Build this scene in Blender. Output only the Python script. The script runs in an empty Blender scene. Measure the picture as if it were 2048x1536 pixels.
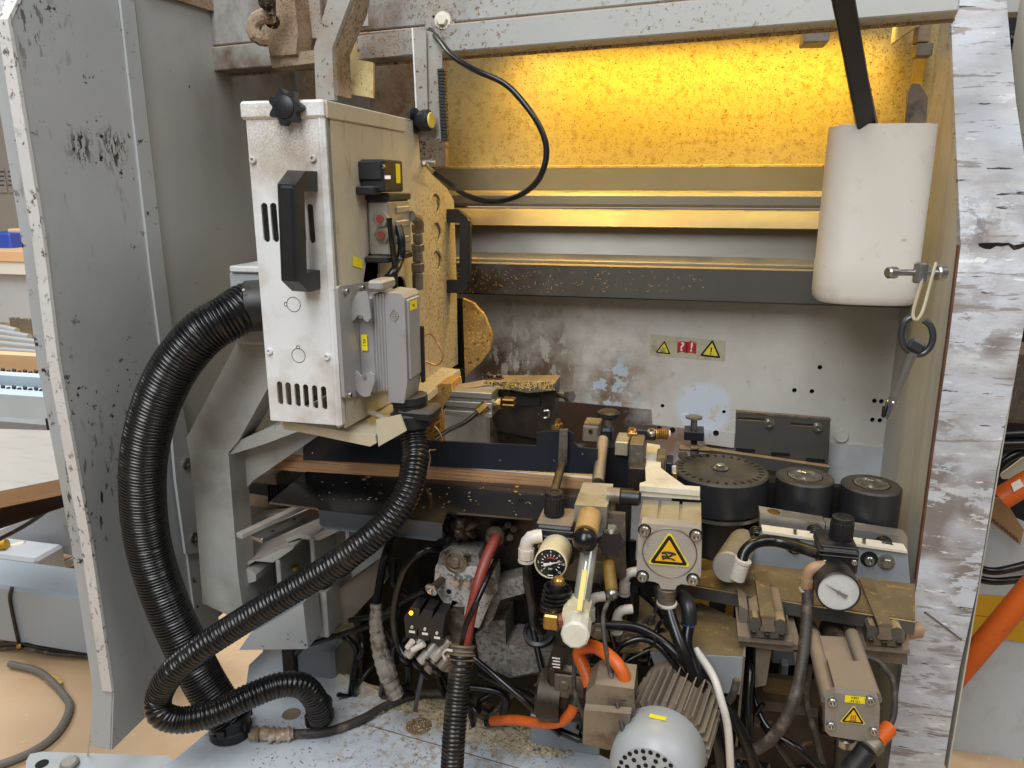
import bpy, math, random
from mathutils import Vector, Matrix
from mathutils.geometry import tessellate_polygon
random.seed(7)
SC = bpy.context.scene
COL = SC.collection
R = math.radians
# ------------------------------------------------------------------ camera
FPX, YAW, PITCH, CAMZ = 1541.0, R(13), R(14.5), 1.30
cam = bpy.data.cameras.new('camera'); cam_o = bpy.data.objects.new('camera', cam); COL.objects.link(cam_o)
cam.sensor_width = 36; cam.lens = 36 * FPX / 2048; cam.clip_start = .02; cam.clip_end = 200
cam_o.location = (0, 0, CAMZ); cam_o.rotation_euler = (R(90) - PITCH, 0, YAW)
SC.camera = cam_o
# ------------------------------------------------------------------ world, lamps, exposure
wd = bpy.data.worlds.new('World'); SC.world = wd; wd.use_nodes = True
bg = wd.node_tree.nodes['Background']; bg.inputs[0].default_value = (.86, .93, 1, 1); bg.inputs[1].default_value = .13
def area(name, loc, aim, size, power, col, sy=None):
    l = bpy.data.lights.new(name, 'AREA'); l.energy = power; l.color = col; l.size = size
    if sy: l.shape = 'RECTANGLE'; l.size_y = sy
    if 'strip' in name: l.spread = R(105)
    o = bpy.data.objects.new(name, l); COL.objects.link(o); o.location = loc
    o.rotation_euler = (Vector(aim) - Vector(loc)).to_track_quat('-Z', 'Y').to_euler(); return o
area('hall_and_fill_light', (-.45, -.7, 3.0), (-.2, 1.3, .8), 1.1, 80, (.97, .985, 1), 2.4)
area('hall_and_fill_light', (-3.4, 2.6, 3.6), (-3.2, 2.8, 0), 2.6, 200, (1, .98, .94), 2.6)  # unseen lamp added to brighten the left background
area('hall_and_fill_light', (1.7, .2, 3.2), (-.7, 1.1, .8), 1.2, 30, (1, .98, .95), 1.4)  # added side fill, aimed at the left guard and head side
vs = SC.view_settings; vs.view_transform = 'Standard'; vs.look = 'None'; vs.exposure = 0; vs.gamma = 1
SC.cycles.max_bounces = 6; SC.cycles.use_denoising = True; SC.cycles.sample_clamp_indirect = 4
# ------------------------------------------------------------------ pixel -> place (2048 x 1536 photograph)
_f = Vector((-math.sin(YAW) * math.cos(PITCH), math.cos(YAW) * math.cos(PITCH), -math.sin(PITCH)))
_r = Vector((math.cos(YAW), math.sin(YAW), 0)); _u = _r.cross(_f); _C = Vector((0, 0, CAMZ))
def _hit(px, py, i, v):
    d = _f * FPX + _r * (px - 1024) - _u * (py - 768)
    return _C + d * ((v - _C[i]) / d[i])
def at(px, py, Y): return _hit(px, py, 1, Y)
def atx(px, py, X): return _hit(px, py, 0, X)
def atz(px, py, Z): return _hit(px, py, 2, Z)
def V(*a): return Vector(a)
def mm(Y): return Y / FPX * 1.03
# ------------------------------------------------------------------ mesh builder
class B:
    def __init__(s): s.v = []; s.f = []
    def add(s, vs, fs):
        n = len(s.v); s.v += [Vector(p) for p in vs]; s.f += [tuple(i + n for i in f) for f in fs]; return s
    def box(s, c, size, bev=.0015, rot=None):
        h = Vector(size) / 2; b = min(bev, min(h) * .8); vs = []; idx = {}
        for sx in (-1, 1):
            for sy in (-1, 1):
                for sz in (-1, 1):
                    for k in range(3):
                        p = Vector((sx * (h[0] - b), sy * (h[1] - b), sz * (h[2] - b))); p[k] = (sx, sy, sz)[k] * h[k]
                        idx[sx, sy, sz, k] = len(vs); vs.append(p)
        fs = []
        for k in range(3):
            a, d = [(1, 2), (0, 2), (0, 1)][k]
            for sg in (-1, 1):
                q = []
                for u, w in ((-1, -1), (1, -1), (1, 1), (-1, 1)):
                    t = [0, 0, 0]; t[k] = sg; t[a] = u; t[d] = w; q.append(idx[t[0], t[1], t[2], k])
                fs.append(q)
            for u in (-1, 1):
                for w in (-1, 1):
                    t0 = [0, 0, 0]; t0[k] = -1; t0[a] = u; t0[d] = w; t1 = list(t0); t1[k] = 1
                    fs.append([idx[(*t0, a)], idx[(*t1, a)], idx[(*t1, d)], idx[(*t0, d)]])
        for sx in (-1, 1):
            for sy in (-1, 1):
                for sz in (-1, 1): fs.append([idx[sx, sy, sz, k] for k in range(3)])
        if rot is not None: vs = [rot @ p for p in vs]
        return s.add([Vector(c) + p for p in vs], fs)
    def bb(s, a, b, bev=.0015):
        a, b = Vector(a), Vector(b)
        return s.box((a + b) / 2, [max(abs(b[i] - a[i]), 1e-4) for i in range(3)], bev)
    def pb(s, x0, y0, x1, y1, Y, d, bev=.0015):           # front face seen at pixel box, at distance Y
        mx, my = (x0 + x1) / 2, (y0 + y1) / 2
        return s.bb((at(x0, my, Y).x, Y, at(mx, y1, Y).z), (at(x1, my, Y).x, Y + d, at(mx, y0, Y).z), bev)
    def sb(s, x0, y0, x1, y1, X, d, bev=.0015):           # face on a side plane x = X, going back d towards -x
        mx, my = (x0 + x1) / 2, (y0 + y1) / 2
        return s.bb((X - d, atx(x0, my, X).y, atx(mx, y1, X).z), (X, atx(x1, my, X).y, atx(mx, y0, X).z), bev)
    def lathe(s, p0, ax, prof, n=20, sx=1.0):
        ax = Vector(ax).normalized(); t = Vector((0, 0, 1)) if abs(ax.z) < .9 else Vector((1, 0, 0))
        e1 = ax.cross(t).normalized(); e2 = ax.cross(e1); vs = []; fs = []; p0 = Vector(p0)
        for r, h in prof:
            for k in range(n):
                a = 2 * math.pi * k / n; vs.append(p0 + ax * h + (e1 * math.cos(a) * sx + e2 * math.sin(a)) * max(r, 1e-5))
        for j in range(len(prof) - 1):
            for k in range(n):
                k2 = (k + 1) % n; fs.append([j * n + k, j * n + k2, (j + 1) * n + k2, (j + 1) * n + k])
        fs.append(list(range(n))[::-1]); fs.append([(len(prof) - 1) * n + k for k in range(n)])
        return s.add(vs, fs)
    def cyl(s, p0, p1, r, r1=None, n=16, bev=0):
        p0, p1 = Vector(p0), Vector(p1); L = (p1 - p0).length; r1 = r if r1 is None else r1
        b = bev; return s.lathe(p0, p1 - p0, [(r - b, 0), (r, b), (r1, L - b), (r1 - b, L)] if b else [(r, 0), (r1, L)], n)
    def sph(s, c, r, n=14, ax=(0, 0, 1), k=1.0):
        m = n // 2; return s.lathe(c, ax, [(r * math.sin(math.pi * i / m), -r * k * math.cos(math.pi * i / m)) for i in range(m + 1)], n)
    def tube(s, pts, r, n=10, step=None, rf=None, closed=False):
        P = spline(pts, closed); L = [0]
        for i in range(1, len(P)): L.append(L[-1] + (P[i] - P[i - 1]).length)
        tot = L[-1]; step = step or max(tot / 60, r * .7); m = max(3, int(tot / step)); Q = []; j = 0
        for i in range(m + 1):
            d = tot * i / m
            while j < len(L) - 2 and L[j + 1] < d: j += 1
            t = (d - L[j]) / max(L[j + 1] - L[j], 1e-9); Q.append(P[j].lerp(P[j + 1], min(t, 1)))
        T = [(Q[min(i + 1, m)] - Q[max(i - 1, 0)]).normalized() for i in range(m + 1)]
        up = Vector((0, 0, 1)) if abs(T[0].z) < .9 else Vector((1, 0, 0)); e = T[0].cross(up).normalized(); vs = []; fs = []
        for i in range(m + 1):
            e = (e - T[i] * e.dot(T[i])).normalized(); g = T[i].cross(e); rr = rf(tot * i / m) if rf else r
            for k in range(n):
                a = 2 * math.pi * k / n; vs.append(Q[i] + (e * math.cos(a) + g * math.sin(a)) * rr)
        for i in range(m):
            for k in range(n):
                k2 = (k + 1) % n; fs.append([i * n + k, i * n + k2, (i + 1) * n + k2, (i + 1) * n + k])
        fs.append(list(range(n))[::-1]); fs.append([m * n + k for k in range(n)])
        return s.add(vs, fs)
    def prism(s, outer, ext, holes=()):
        loops = [[Vector(p) for p in outer]] + [[Vector(p) for p in h] for h in holes]; ext = Vector(ext)
        flat = [p for l in loops for p in l]; n = len(flat); tri = tessellate_polygon(loops)
        fs = [list(t) for t in tri] + [[i + n for i in t[::-1]] for t in tri]; o = 0
        for l in loops:
            for i in range(len(l)): j = (i + 1) % len(l); fs.append([o + i, o + j, n + o + j, n + o + i])
            o += len(l)
        return s.add(flat + [p + ext for p in flat], fs)
    def pp(s, pix, Y, d, holes=()): return s.prism([at(x, y, Y) for x, y in pix], (0, d, 0), [[at(x, y, Y) for x, y in h] for h in holes])
    def sp(s, pix, X, d, holes=()): return s.prism([atx(x, y, X) for x, y in pix], (-d, 0, 0), [[atx(x, y, X) for x, y in h] for h in holes])
    def zp(s, pix, Z, d, holes=()): return s.prism([atz(x, y, Z) for x, y in pix], (0, 0, -d), [[atz(x, y, Z) for x, y in h] for h in holes])
def spline(pts, closed=False):
    P = [Vector(p) for p in pts]; out = []; n = len(P)
    if n == 2: return [P[0].lerp(P[1], i / 12) for i in range(13)]
    g = (lambda i: P[i % n]) if closed else (lambda i: P[0] * 2 - P[1] if i < 0 else (P[-1] * 2 - P[-2] if i >= n else P[i]))
    for i in range(n if closed else n - 1):
        a, b, c, d = g(i - 1), g(i), g(i + 1), g(i + 2)
        for k in range(14):
            t = k / 14; out.append(.5 * (2 * b + (c - a) * t + (2 * a - 5 * b + 4 * c - d) * t * t + (3 * b - a - 3 * c + d) * t ** 3))
    out.append(g(n) if closed else P[-1]); return out
def stadium(cx, cy, rx, hy, n=6, tilt=0):
    o = []
    for k in range(n + 1): a = math.pi * k / n; o.append((cx + rx * math.cos(a), cy - hy - rx * math.sin(a)))
    for k in range(n + 1): a = math.pi + math.pi * k / n; o.append((cx + rx * math.cos(a), cy + hy - rx * math.sin(a)))
    return [(x + tilt * (y - cy), y) for x, y in o]
def ring(cx, cy, rx, ry=None, n=20, a0=0): return [(cx + rx * math.cos(2 * math.pi * k / n + a0), cy + (ry or rx) * math.sin(2 * math.pi * k / n + a0)) for k in range(n)]
def link(name, b, mat, parent=None, smooth=None, loc=None):
    loc = Vector(loc) if loc is not None else (Vector(parent['_o']) if parent else sum(b.v, Vector()) / max(len(b.v), 1))
    me = bpy.data.meshes.new(name); me.from_pydata([p - loc for p in b.v], [], b.f); me.validate(); 
    import bmesh
    bm = bmesh.new(); bm.from_mesh(me); bmesh.ops.recalc_face_normals(bm, faces=bm.faces); bm.to_mesh(me); bm.free()
    me.materials.append(mat); o = bpy.data.objects.new(name, me); COL.objects.link(o)
    if smooth is not False:
        me.shade_smooth(); 
        try: me.set_sharp_from_angle(angle=R(smooth or 32))
        except Exception: pass
    if parent: o.parent = parent; o['_o'] = parent['_o']
    else: o.location = loc; o['_o'] = tuple(loc)
    return o
P = link
def T(name, label, cat, loc, group=None):
    o = bpy.data.objects.new(name, None); COL.objects.link(o); o.location = loc; o['_o'] = tuple(loc); o.empty_display_size = .02
    o['label'] = label; o['category'] = cat
    if group: o['group'] = group
    return o
def S1(name, b, mat, label, cat, group=None, smooth=None):          # a thing that is one mesh
    o = link(name, b, mat, None, smooth); o['label'] = label; o['category'] = cat
    if group: o['group'] = group
    return o
def ST(name, b, mat, parent=None, kind='structure'):
    o = link(name, b, mat, parent); o['kind'] = kind; return o
def text(body, size, org, right, up, parent, mat, name='lettering', bold=0, align='CENTER'):
    c = bpy.data.curves.new('t', 'FONT'); c.body = body; c.size = size; c.align_x = align; c.align_y = 'CENTER'; c.extrude = .00015; c.offset = bold
    o = bpy.data.objects.new('t', c); COL.objects.link(o); dg = bpy.context.evaluated_depsgraph_get()
    me = bpy.data.meshes.new_from_object(o.evaluated_get(dg)); bpy.data.objects.remove(o)
    x = Vector(right).normalized(); y = Vector(up); y = (y - x * y.dot(x)).normalized(); z = x.cross(y); b = B()
    b.add([Vector(org) + x * v.co.x + y * v.co.y + z * v.co.z for v in me.vertices], [tuple(p.vertices) for p in me.polygons])
    return link(name, b, mat, parent, False)
# ------------------------------------------------------------------ materials
def lin(h):
    if isinstance(h, str):
        c = [int(h[i:i + 2], 16) / 255 for i in (0, 2, 4)]; return tuple(((x + .055) / 1.055) ** 2.4 if x > .04 else x / 12.92 for x in c)
    return h
def mat(name, col, rough=.5, metal=0, var=.12, vs=9, layers=(), bump=(0, 0), dust=None, coat=0, emit=None, trans=0, off=(0, 0, 0)):
    m = bpy.data.materials.new(name); m.use_nodes = True; nt = m.node_tree; N = nt.nodes; Lk = nt.links; bs = N['Principled BSDF']
    tc = N.new('ShaderNodeTexCoord'); base = N.new('ShaderNodeVectorMath'); base.operation = 'ADD'; base.inputs[1].default_value = off
    Lk.new(tc.outputs['Object'], base.inputs[0]); geo = N.new('ShaderNodeNewGeometry')
    def noise(scale, stretch=(1, 1, 1), det=4, rgh=.6, world=False):
        mp = N.new('ShaderNodeMapping'); mp.inputs['Scale'].default_value = stretch; Lk.new(geo.outputs['Position'] if world else base.outputs[0], mp.inputs[0])
        n = N.new('ShaderNodeTexNoise'); n.inputs['Scale'].default_value = scale; n.inputs['Detail'].default_value = det; n.inputs['Roughness'].default_value = rgh
        Lk.new(mp.outputs[0], n.inputs['Vector']); return n.outputs['Fac']
    def rng(src, lo, hi):
        r = N.new('ShaderNodeMapRange'); r.inputs[1].default_value = lo; r.inputs[2].default_value = hi; Lk.new(src, r.inputs[0]); return r.outputs[0]
    def math_(op, a, b):
        n = N.new('ShaderNodeMath'); n.operation = op
        for i, x in enumerate((a, b)):
            if isinstance(x, (int, float)): n.inputs[i].default_value = x
            else: Lk.new(x, n.inputs[i])
        return n.outputs[0]
    def mix(fac, a, b):
        n = N.new('ShaderNodeMix'); n.data_type = 'RGBA'; Lk.new(fac, n.inputs[0])
        for i, x in ((6, a), (7, b)):
            if isinstance(x, tuple): n.inputs[i].default_value = (*x, 1)
            else: Lk.new(x, n.inputs[i])
        return n.outputs[2]
    def mixf(fac, a, b):
        n = N.new('ShaderNodeMix'); Lk.new(fac, n.inputs[0])
        for i, x in ((2, a), (3, b)):
            if isinstance(x, (int, float)): n.inputs[i].default_value = x
            else: Lk.new(x, n.inputs[i])
        return n.outputs[0]
    c = lin(col); lo = tuple(max(x * (1 - var), 0) for x in c); hi = tuple(min(x * (1 + var), 1) for x in c)
    cc = mix(rng(noise(vs), .3, .7), lo, hi); rr = mixf(noise(vs * 2.3), max(rough - .1, .05), min(rough + .1, 1)); mm_ = metal
    for L in layers:
        k = rng(noise(L.get('s', 20), L.get('st', (1, 1, 1)), L.get('d', 5), L.get('r', .65)), L['lo'], L['hi'])
        if 'm' in L: ms, ml, mh = L['m']; k = math_('MULTIPLY', k, rng(noise(ms, (1, 1, 1), 2), ml, mh))
        if 'at' in L:
            p, rad = L['at']; d = N.new('ShaderNodeVectorMath'); d.operation = 'DISTANCE'; Lk.new(geo.outputs['Position'], d.inputs[0]); d.inputs[1].default_value = tuple(p)
            g = rng(math_('ADD', d.outputs['Value'], math_('MULTIPLY', math_('SUBTRACT', noise(L.get('as', 12), (1, 1, 1), 4), .5), rad * L.get('aw', .9))), rad, rad * L.get('in', .35)); k = math_('MULTIPLY', k, g)
        if 'a' in L: k = math_('MULTIPLY', k, L['a'])
        cc = mix(k, cc, lin(L['c']))
        if 'rr' in L: rr = mixf(k, rr, L['rr'])
        if 'mt' in L: mm_ = mixf(k, mm_, L['mt'])
    if dust:
        sx = N.new('ShaderNodeSeparateXYZ'); Lk.new(geo.outputs['Normal'], sx.inputs[0])
        k = math_('MULTIPLY', rng(sx.outputs[2], .35, .85), rng(noise(14, (1, 1, 1), 6), .5 - dust[1] * .5, .95 - dust[1] * .5))
        cc = mix(k, cc, lin(dust[0])); rr = mixf(k, rr, .9)
        if metal: mm_ = mixf(k, mm_, 0.0)
    Lk.new(cc, bs.inputs['Base Color']); Lk.new(rr, bs.inputs['Roughness'])
    if isinstance(mm_, (int, float)): bs.inputs['Metallic'].default_value = mm_
    else: Lk.new(mm_, bs.inputs['Metallic'])
    if coat: bs.inputs['Coat Weight'].default_value = coat
    if trans: bs.inputs['Transmission Weight'].default_value = trans
    if emit: bs.inputs['Emission Color'].default_value = (*lin(emit[0]), 1); bs.inputs['Emission Strength'].default_value = emit[1]
    if bump[1]:
        bp = N.new('ShaderNodeBump'); bp.inputs['Strength'].default_value = bump[1]; bp.inputs['Distance'].default_value = .002
        Lk.new(noise(bump[0], (1, 1, 1), 4), bp.inputs['Height']); Lk.new(bp.outputs[0], bs.inputs['Normal'])
    return m
BR = '5a4232'; DU = 'a8937a'; SAW = 'b59a6a'
M = {}
def dm(k, *a, **kw): M[k] = mat(k, *a, **kw)
chips = lambda c='1b1b1d', lo=.66, s=38, m=(5, .48, .62): dict(c=c, s=s, lo=lo, hi=lo + .015, m=m, rr=.5)
dm('guard', 'a5a9ab', .4, 0, .06, 4, [dict(c='8f8e88', s=5, lo=.5, hi=.85, a=.5), chips(lo=.61, s=60, m=(6, .5, .58)), dict(c='6b675c', s=26, lo=.62, hi=.68, st=(1, 1, .25), a=.5, m=(4, .45, .6)),
    dict(c='141416', s=90, lo=.49, hi=.52, st=(1, 1.6, .6), at=(atx(165, 295, -.89), .035), **{'in': .3}), dict(c='141416', s=80, lo=.5, hi=.52, st=(1, 1.6, .6), at=(atx(228, 300, -.89), .04), **{'in': .3}), dict(c='1c1c1e', s=70, lo=.56, hi=.58, st=(1, 1.2, .5), at=(atx(60, 40, -.89), .09), a=.8, **{'in': .1}), dict(c='1c1c1e', s=55, lo=.58, hi=.6, st=(1, 1.4, .4), at=(atx(190, 1000, -.89), .16), **{'in': .1})], (60, .08))
dm('guard_back', 'a0a19f', .36, 0, .05, 4, [dict(c='6b5238', s=9, lo=.35, hi=.75, at=(V(-.89, 1.66, 1.66), .42), **{'in': .2}), chips(lo=.68, s=60)], (40, .05))
dm('guard_trim', 'c9c8c6', .5, 0, .1, 8, [dict(c='4d443d', s=120, lo=.56, hi=.6, st=(1, 1, .7), a=.9, m=(14, .42, .55)), dict(c='6a5a4c', s=60, lo=.64, hi=.67)], (80, .2))
dm('cap_white', 'd6d2c4', .4, 0, .04, 20, [dict(c='a89a70', s=18, lo=.52, hi=.75, a=.6)])
dm('peel', 'c9ced7', .55, 0, .05, 10, [dict(c='9a9289', s=11, lo=.42, hi=.72, d=7, st=(.55, 1, 1.5), a=.75), dict(c='d3d4d2', s=13, lo=.52, hi=.66, d=8, st=(.5, 1, 1.6), a=.8),
    dict(c='786a61', s=15, lo=.47, hi=.49, d=10, r=.7, st=(.55, 1, 1.5), a=.85, m=(8, .4, .55), at=((.44, 1.24, .85), .5), **{'in': .5}), dict(c='8b8078', s=34, lo=.575, hi=.6, d=6, st=(.28, 1, 2.4), a=.8), dict(c='40363a', s=38, lo=.64, hi=.66, d=5, st=(.3, 1, 2.6)),
    dict(c='e2e4e6', s=30, lo=.63, hi=.65, d=7, st=(.4, 1, 1.8)), dict(c='cfc3a2', s=26, lo=.69, hi=.71, d=5, st=(.5, 1, 1.4)), dict(c='3d3234', s=60, lo=.5, hi=.53, d=6, st=(1, 1, .5), at=((.398, 1.25, 1.27), .09), aw=.5, **{'in': .1})], (42, 1.))
dm('panel_in', 'c8c6ba', .5, 0, .06, 4, [dict(c='8d8a7c', s=9, lo=.5, hi=.8, a=.5, st=(1, 3, .3)), chips('4b3f35', .7)], (30, .08))
dm('brown_edge', '6b4a38', .6, 0, .2, 30)
dm('wall', 'd2cfc8', .45, 0, .06, 5, [dict(c='b3ab9e', s=7, lo=.4, hi=.75, a=.6), dict(c='8e8476', s=45, lo=.6, hi=.75, a=.5),
    dict(c='64503d', s=9, lo=.3, hi=.55, at=(at(1040, 730, 1.58), .2), aw=1.1, **{'in': .3}), dict(c='b8b4a8', s=28, lo=.54, hi=.57, d=8, st=(1.6, 1, .8), at=(at(1060, 720, 1.58), .2), aw=1.1, **{'in': .5}),
    dict(c='8a745e', s=8, lo=.4, hi=.65, at=(at(1230, 740, 1.58), .14), aw=1.2), dict(c='5d4a3a', s=8, lo=.35, hi=.7, at=(at(1120, 860, 1.58), .2), aw=1.),
    dict(c='d3dbe6', s=30, lo=.40, hi=.43, at=(at(1405, 818, 1.58), .062), aw=.5, **{'in': .8}), dict(c='b4c0ca', s=34, lo=.52, hi=.54, d=7, at=(at(1225, 775, 1.58), .075), aw=1.2, **{'in': .6})], (70, .08))
dm('wall_low', 'c6cbd0', .4, 0, .05, 5, [dict(c='8a8880', s=9, lo=.45, hi=.75, a=.5), dict(c='3f2e22', s=7, lo=.2, hi=.45, at=(at(1130, 870, 1.57), .3), aw=.6, **{'in': .5}), dict(c='8a6f5a', s=18, lo=.4, hi=.6, at=(at(1390, 870, 1.57), .15), **{'in': .4})], (70, .1))
dm('panel_lamp', 'c3b07c', .7, 0, .07, 6, [dict(c='94703a', s=60, lo=.5, hi=.68, a=.6), dict(c='5a3d1c', s=210, lo=.6, hi=.65)], (120, .25))
dm('profile', '85837a', .38, .2, .05, 3, [dict(c='6a5a45', s=9, lo=.5, hi=.8, a=.45, st=(.3, 1, 1)), dict(c='5b3e20', s=6, lo=.3, hi=.6, at=(at(930, 410, 1.55), .12))], (40, .05), dust=(SAW, .35))
dm('dark_bar', '565552', .45, .3, .08, 6, [dict(c='3a2b1e', s=14, lo=.4, hi=.65, at=(at(960, 560, 1.5), .25))], (60, .05), dust=(SAW, .6))
dm('beam', 'a9aba8', .42, 0, .05, 5, [dict(c='7d6a55', s=130, lo=.57, hi=.63, m=(4, .45, .6)), dict(c='5a4330', s=7, lo=.3, hi=.6, at=(V(-.72, 1.33, 1.55), .4), aw=.9)], (60, .08), dust=(DU, .8))
dm('dusty', '9c8a72', .8, 0, .15, 12, [dict(c='3f2a1c', s=150, lo=.53, hi=.6, m=(7, .35, .6)), dict(c='6b4c33', s=12, lo=.45, hi=.7)], (160, .5))
dm('dusty_grey', '9a9891', .5, 0, .08, 10, [dict(c='7c6047', s=10, lo=.4, hi=.7, a=.8), dict(c='3f2a1c', s=140, lo=.6, hi=.66)], (90, .15))
dm('white_paint', 'd6d9da', .42, 0, .03, 5, [dict(c='9a8a74', s=9, lo=.46, hi=.7, a=.7), dict(c='a59274', s=420, lo=.4, hi=.62, a=.75, d=2, at=(at(560, 265, .9), .08), aw=.8, **{'in': .3}), dict(c='8f7d64', s=14, lo=.45, hi=.7, a=.6, at=(at(610, 330, .9), .07), aw=.8), dict(c='8a7a66', s=60, lo=.7, hi=.74)], (180, .12))
dm('cream', 'c2bba8', .5, 0, .06, 6, [dict(c='9c8c68', s=6, lo=.4, hi=.7, a=.6), dict(c='7e7058', s=30, lo=.58, hi=.7, st=(1, 1, .3), a=.5), dict(c='8a6a2e', s=170, lo=.5, hi=.62, a=.9, at=(V(-.44, 1.42, 1.1), .34), aw=.5, **{'in': .5}), chips('5b4a35', .7, 70)], (220, .22))
dm('sawdust', 'b08a4a', .9, 0, .2, 40, [dict(c='e0be7c', s=170, lo=.56, hi=.64), dict(c='6b4a22', s=120, lo=.58, hi=.66)], (240, .9))
dm('black_plastic', '1b1c1f', .42, 0, .15, 12, (), (200, .04), dust=('6d6257', .12))
dm('hose', '101012', .27, 0, .12, 14, [dict(c='8b847c', s=34, lo=.71, hi=.73, m=(9, .45, .6)), dict(c='4a4036', s=20, lo=.58, hi=.75, a=.5)], (60, .05))
dm('hose_dusty', '151414', .34, 0, .12, 14, [dict(c='5f5243', s=24, lo=.5, hi=.7, a=.7), dict(c='a39d94', s=40, lo=.72, hi=.74)], (60, .05))
dm('rubber', '0e0e10', .3, 0, .15, 12, [dict(c='574b40', s=30, lo=.55, hi=.75, a=.6)], (80, .05))
dm('rubber_dusty', '3a3530', .6, 0, .15, 20, [dict(c='8c7c6c', s=40, lo=.5, hi=.7, a=.7)], (80, .1))
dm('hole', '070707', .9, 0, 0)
dm('steel', 'a8a7a3', .3, .9, .08, 20, [dict(c='6c5d4e', s=40, lo=.55, hi=.75, a=.7)], (90, .05))
dm('steel_dirty', '8a8378', .45, .7, .12, 20, [dict(c='5a4636', s=30, lo=.45, hi=.7, a=.8)], (90, .12), dust=('a28f74', .4))
dm('alu', 'b2b0aa', .38, .75, .05, 20, [dict(c='857a6a', s=24, lo=.52, hi=.75, a=.6)], (200, .06), dust=('a9a08c', .12))
dm('cast_grey', 'a6a8a4', .6, 0, .08, 10, [dict(c='6f675d', s=8, lo=.45, hi=.75, a=.7), chips('3c332b', .68, 60)], (130, .25), dust=('8d7660', .45))
dm('cast_dark', '8b8d8a', .65, .2, .12, 14, [dict(c='3b3430', s=10, lo=.4, hi=.65, a=.85), dict(c='56504a', s=160, lo=.5, hi=.6)], (170, .35), dust=('5d5146', .5))
dm('table', '66666a', .18, .97, .06, 5, [dict(c='2a2a2e', s=4, lo=.45, hi=.75), dict(c='6b6357', s=40, lo=.62, hi=.72, a=.6)], (50, .02))
dm('black_steel', '22262e', .38, .35, .1, 8, [dict(c='4b443c', s=20, lo=.6, hi=.8, a=.5)], (60, .04))
dm('blue_steel', '454a50', .4, .6, .08, 8, (), (60, .04))
dm('oily', '332c26', .42, .35, .25, 12, [dict(c='1a1512', s=14, lo=.42, hi=.6), dict(c='7d6c5b', s=50, lo=.6, hi=.7, a=.7)], (120, .35), dust=('755f45', .35))
dm('oily_light', '665e54', .5, .3, .25, 12, [dict(c='2a221c', s=14, lo=.48, hi=.62), dict(c='a09484', s=70, lo=.6, hi=.7, a=.6)], (140, .4), dust=('8e754f', .5))
dm('roller', '25262a', .38, .1, .08, 8, [dict(c='4c4a46', s=14, lo=.5, hi=.75, st=(1, 1, .2), a=.5)], (90, .03), dust=('56524a', .35))
dm('gold_dust', '746648', .75, 0, .14, 12, [dict(c='5a4630', s=9, lo=.42, hi=.68, a=.8), dict(c='c39a63', s=60, lo=.58, hi=.7, a=.6)], (130, .25))
dm('brown_dust', '766c60', .7, 0, .12, 12, [dict(c='4f4438', s=14, lo=.45, hi=.7, a=.7)], (150, .25), dust=('94816a', .55))
dm('beige_cap', 'b5b1a8', .4, .4, .05, 16, [dict(c='7c7468', s=22, lo=.58, hi=.72, a=.6)], (120, .05))
dm('gold_alu', 'b0a68e', .42, .45, .06, 12, [dict(c='8c7340', s=20, lo=.5, hi=.75, a=.5), dict(c='4a3a22', s=26, lo=.66, hi=.75, a=.6)], (130, .08))
dm('cream_paint', 'd8d3c4', .45, 0, .04, 10, [dict(c='a28e62', s=12, lo=.48, hi=.75, a=.6), chips('5b4d3a', .7, 70)], (90, .1))
dm('brass', 'a8864a', .35, .85, .12, 20, [dict(c='5b4426', s=30, lo=.52, hi=.7, a=.7)], (60, .05))
dm('canister', 'c9c4bb', .45, 0, .03, 5, [dict(c='a69b8d', s=12, lo=.52, hi=.78, a=.6), dict(c='8d8175', s=70, lo=.68, hi=.73, a=.6)], (60, .05))
dm('wood', 'a5815f', .55, 0, .1, 10, [dict(c='6b4229', s=90, lo=.5, hi=.62, st=(.06, .06, 1), a=.8), dict(c='c99a6c', s=50, lo=.5, hi=.65, st=(.05, .05, 1), a=.6)], (90, .05))
dm('cast_side', 'a6a8a4', .6)
dm('board_top', 'aaa6a0', .5, 0, .04, 6, [dict(c='8e8a84', s=30, lo=.5, hi=.7, st=(.2, 1, 1), a=.5)])
dm('tan_roller', 'b08d5a', .6, 0, .1, 30, [dict(c='7c5b30', s=60, lo=.5, hi=.65, st=(.3, .3, 1.5), a=.7)], (60, .1))
dm('red_hose', '83382d', .45, 0, .12, 14, [dict(c='4d2a20', s=20, lo=.5, hi=.75, a=.7)], (60, .05))
dm('orange', 'cc5c16', .45, 0, .08, 14, [dict(c='8a4a20', s=20, lo=.55, hi=.75, a=.7)], (60, .05))
dm('yellow_label', 'f0dc1e', .4, 0, .03, 20); dm('sign_yellow', 'eeb415', .4, 0, .04, 20); dm('sign_pale', 'e4d23c', .45, 0, .05, 20, [dict(c='b7ab80', s=50, lo=.55, hi=.7)])
dm('ink', '17110e', .6, 0, 0); dm('red_sign', 'b5202c', .5, 0, .06, 20); dm('white_sign', 'e6ded6', .5, 0, .03, 20)
dm('film', 'b9b49a', .35, 0, .04, 30, [dict(c='9c8f7c', s=40, lo=.5, hi=.7)])
dm('glass_face', 'c8cac6', .25, 0, .04, 30, [dict(c='9a9a96', s=30, lo=.5, hi=.8, a=.6)], coat=.6)
dm('black_face', '10161a', .3, 0, 0, coat=.3)
dm('ivory', 'd8cfae', .45, 0, .05, 20, [dict(c='a88e50', s=20, lo=.5, hi=.75, a=.6)])
dm('white_plastic', 'cfc9bf', .4, 0, .05, 20, [dict(c='96897a', s=24, lo=.52, hi=.72, a=.6)])
dm('tan_plastic', 'a5876a', .5, 0, .08, 20, [dict(c='8c6542', s=30, lo=.5, hi=.7)])
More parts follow.
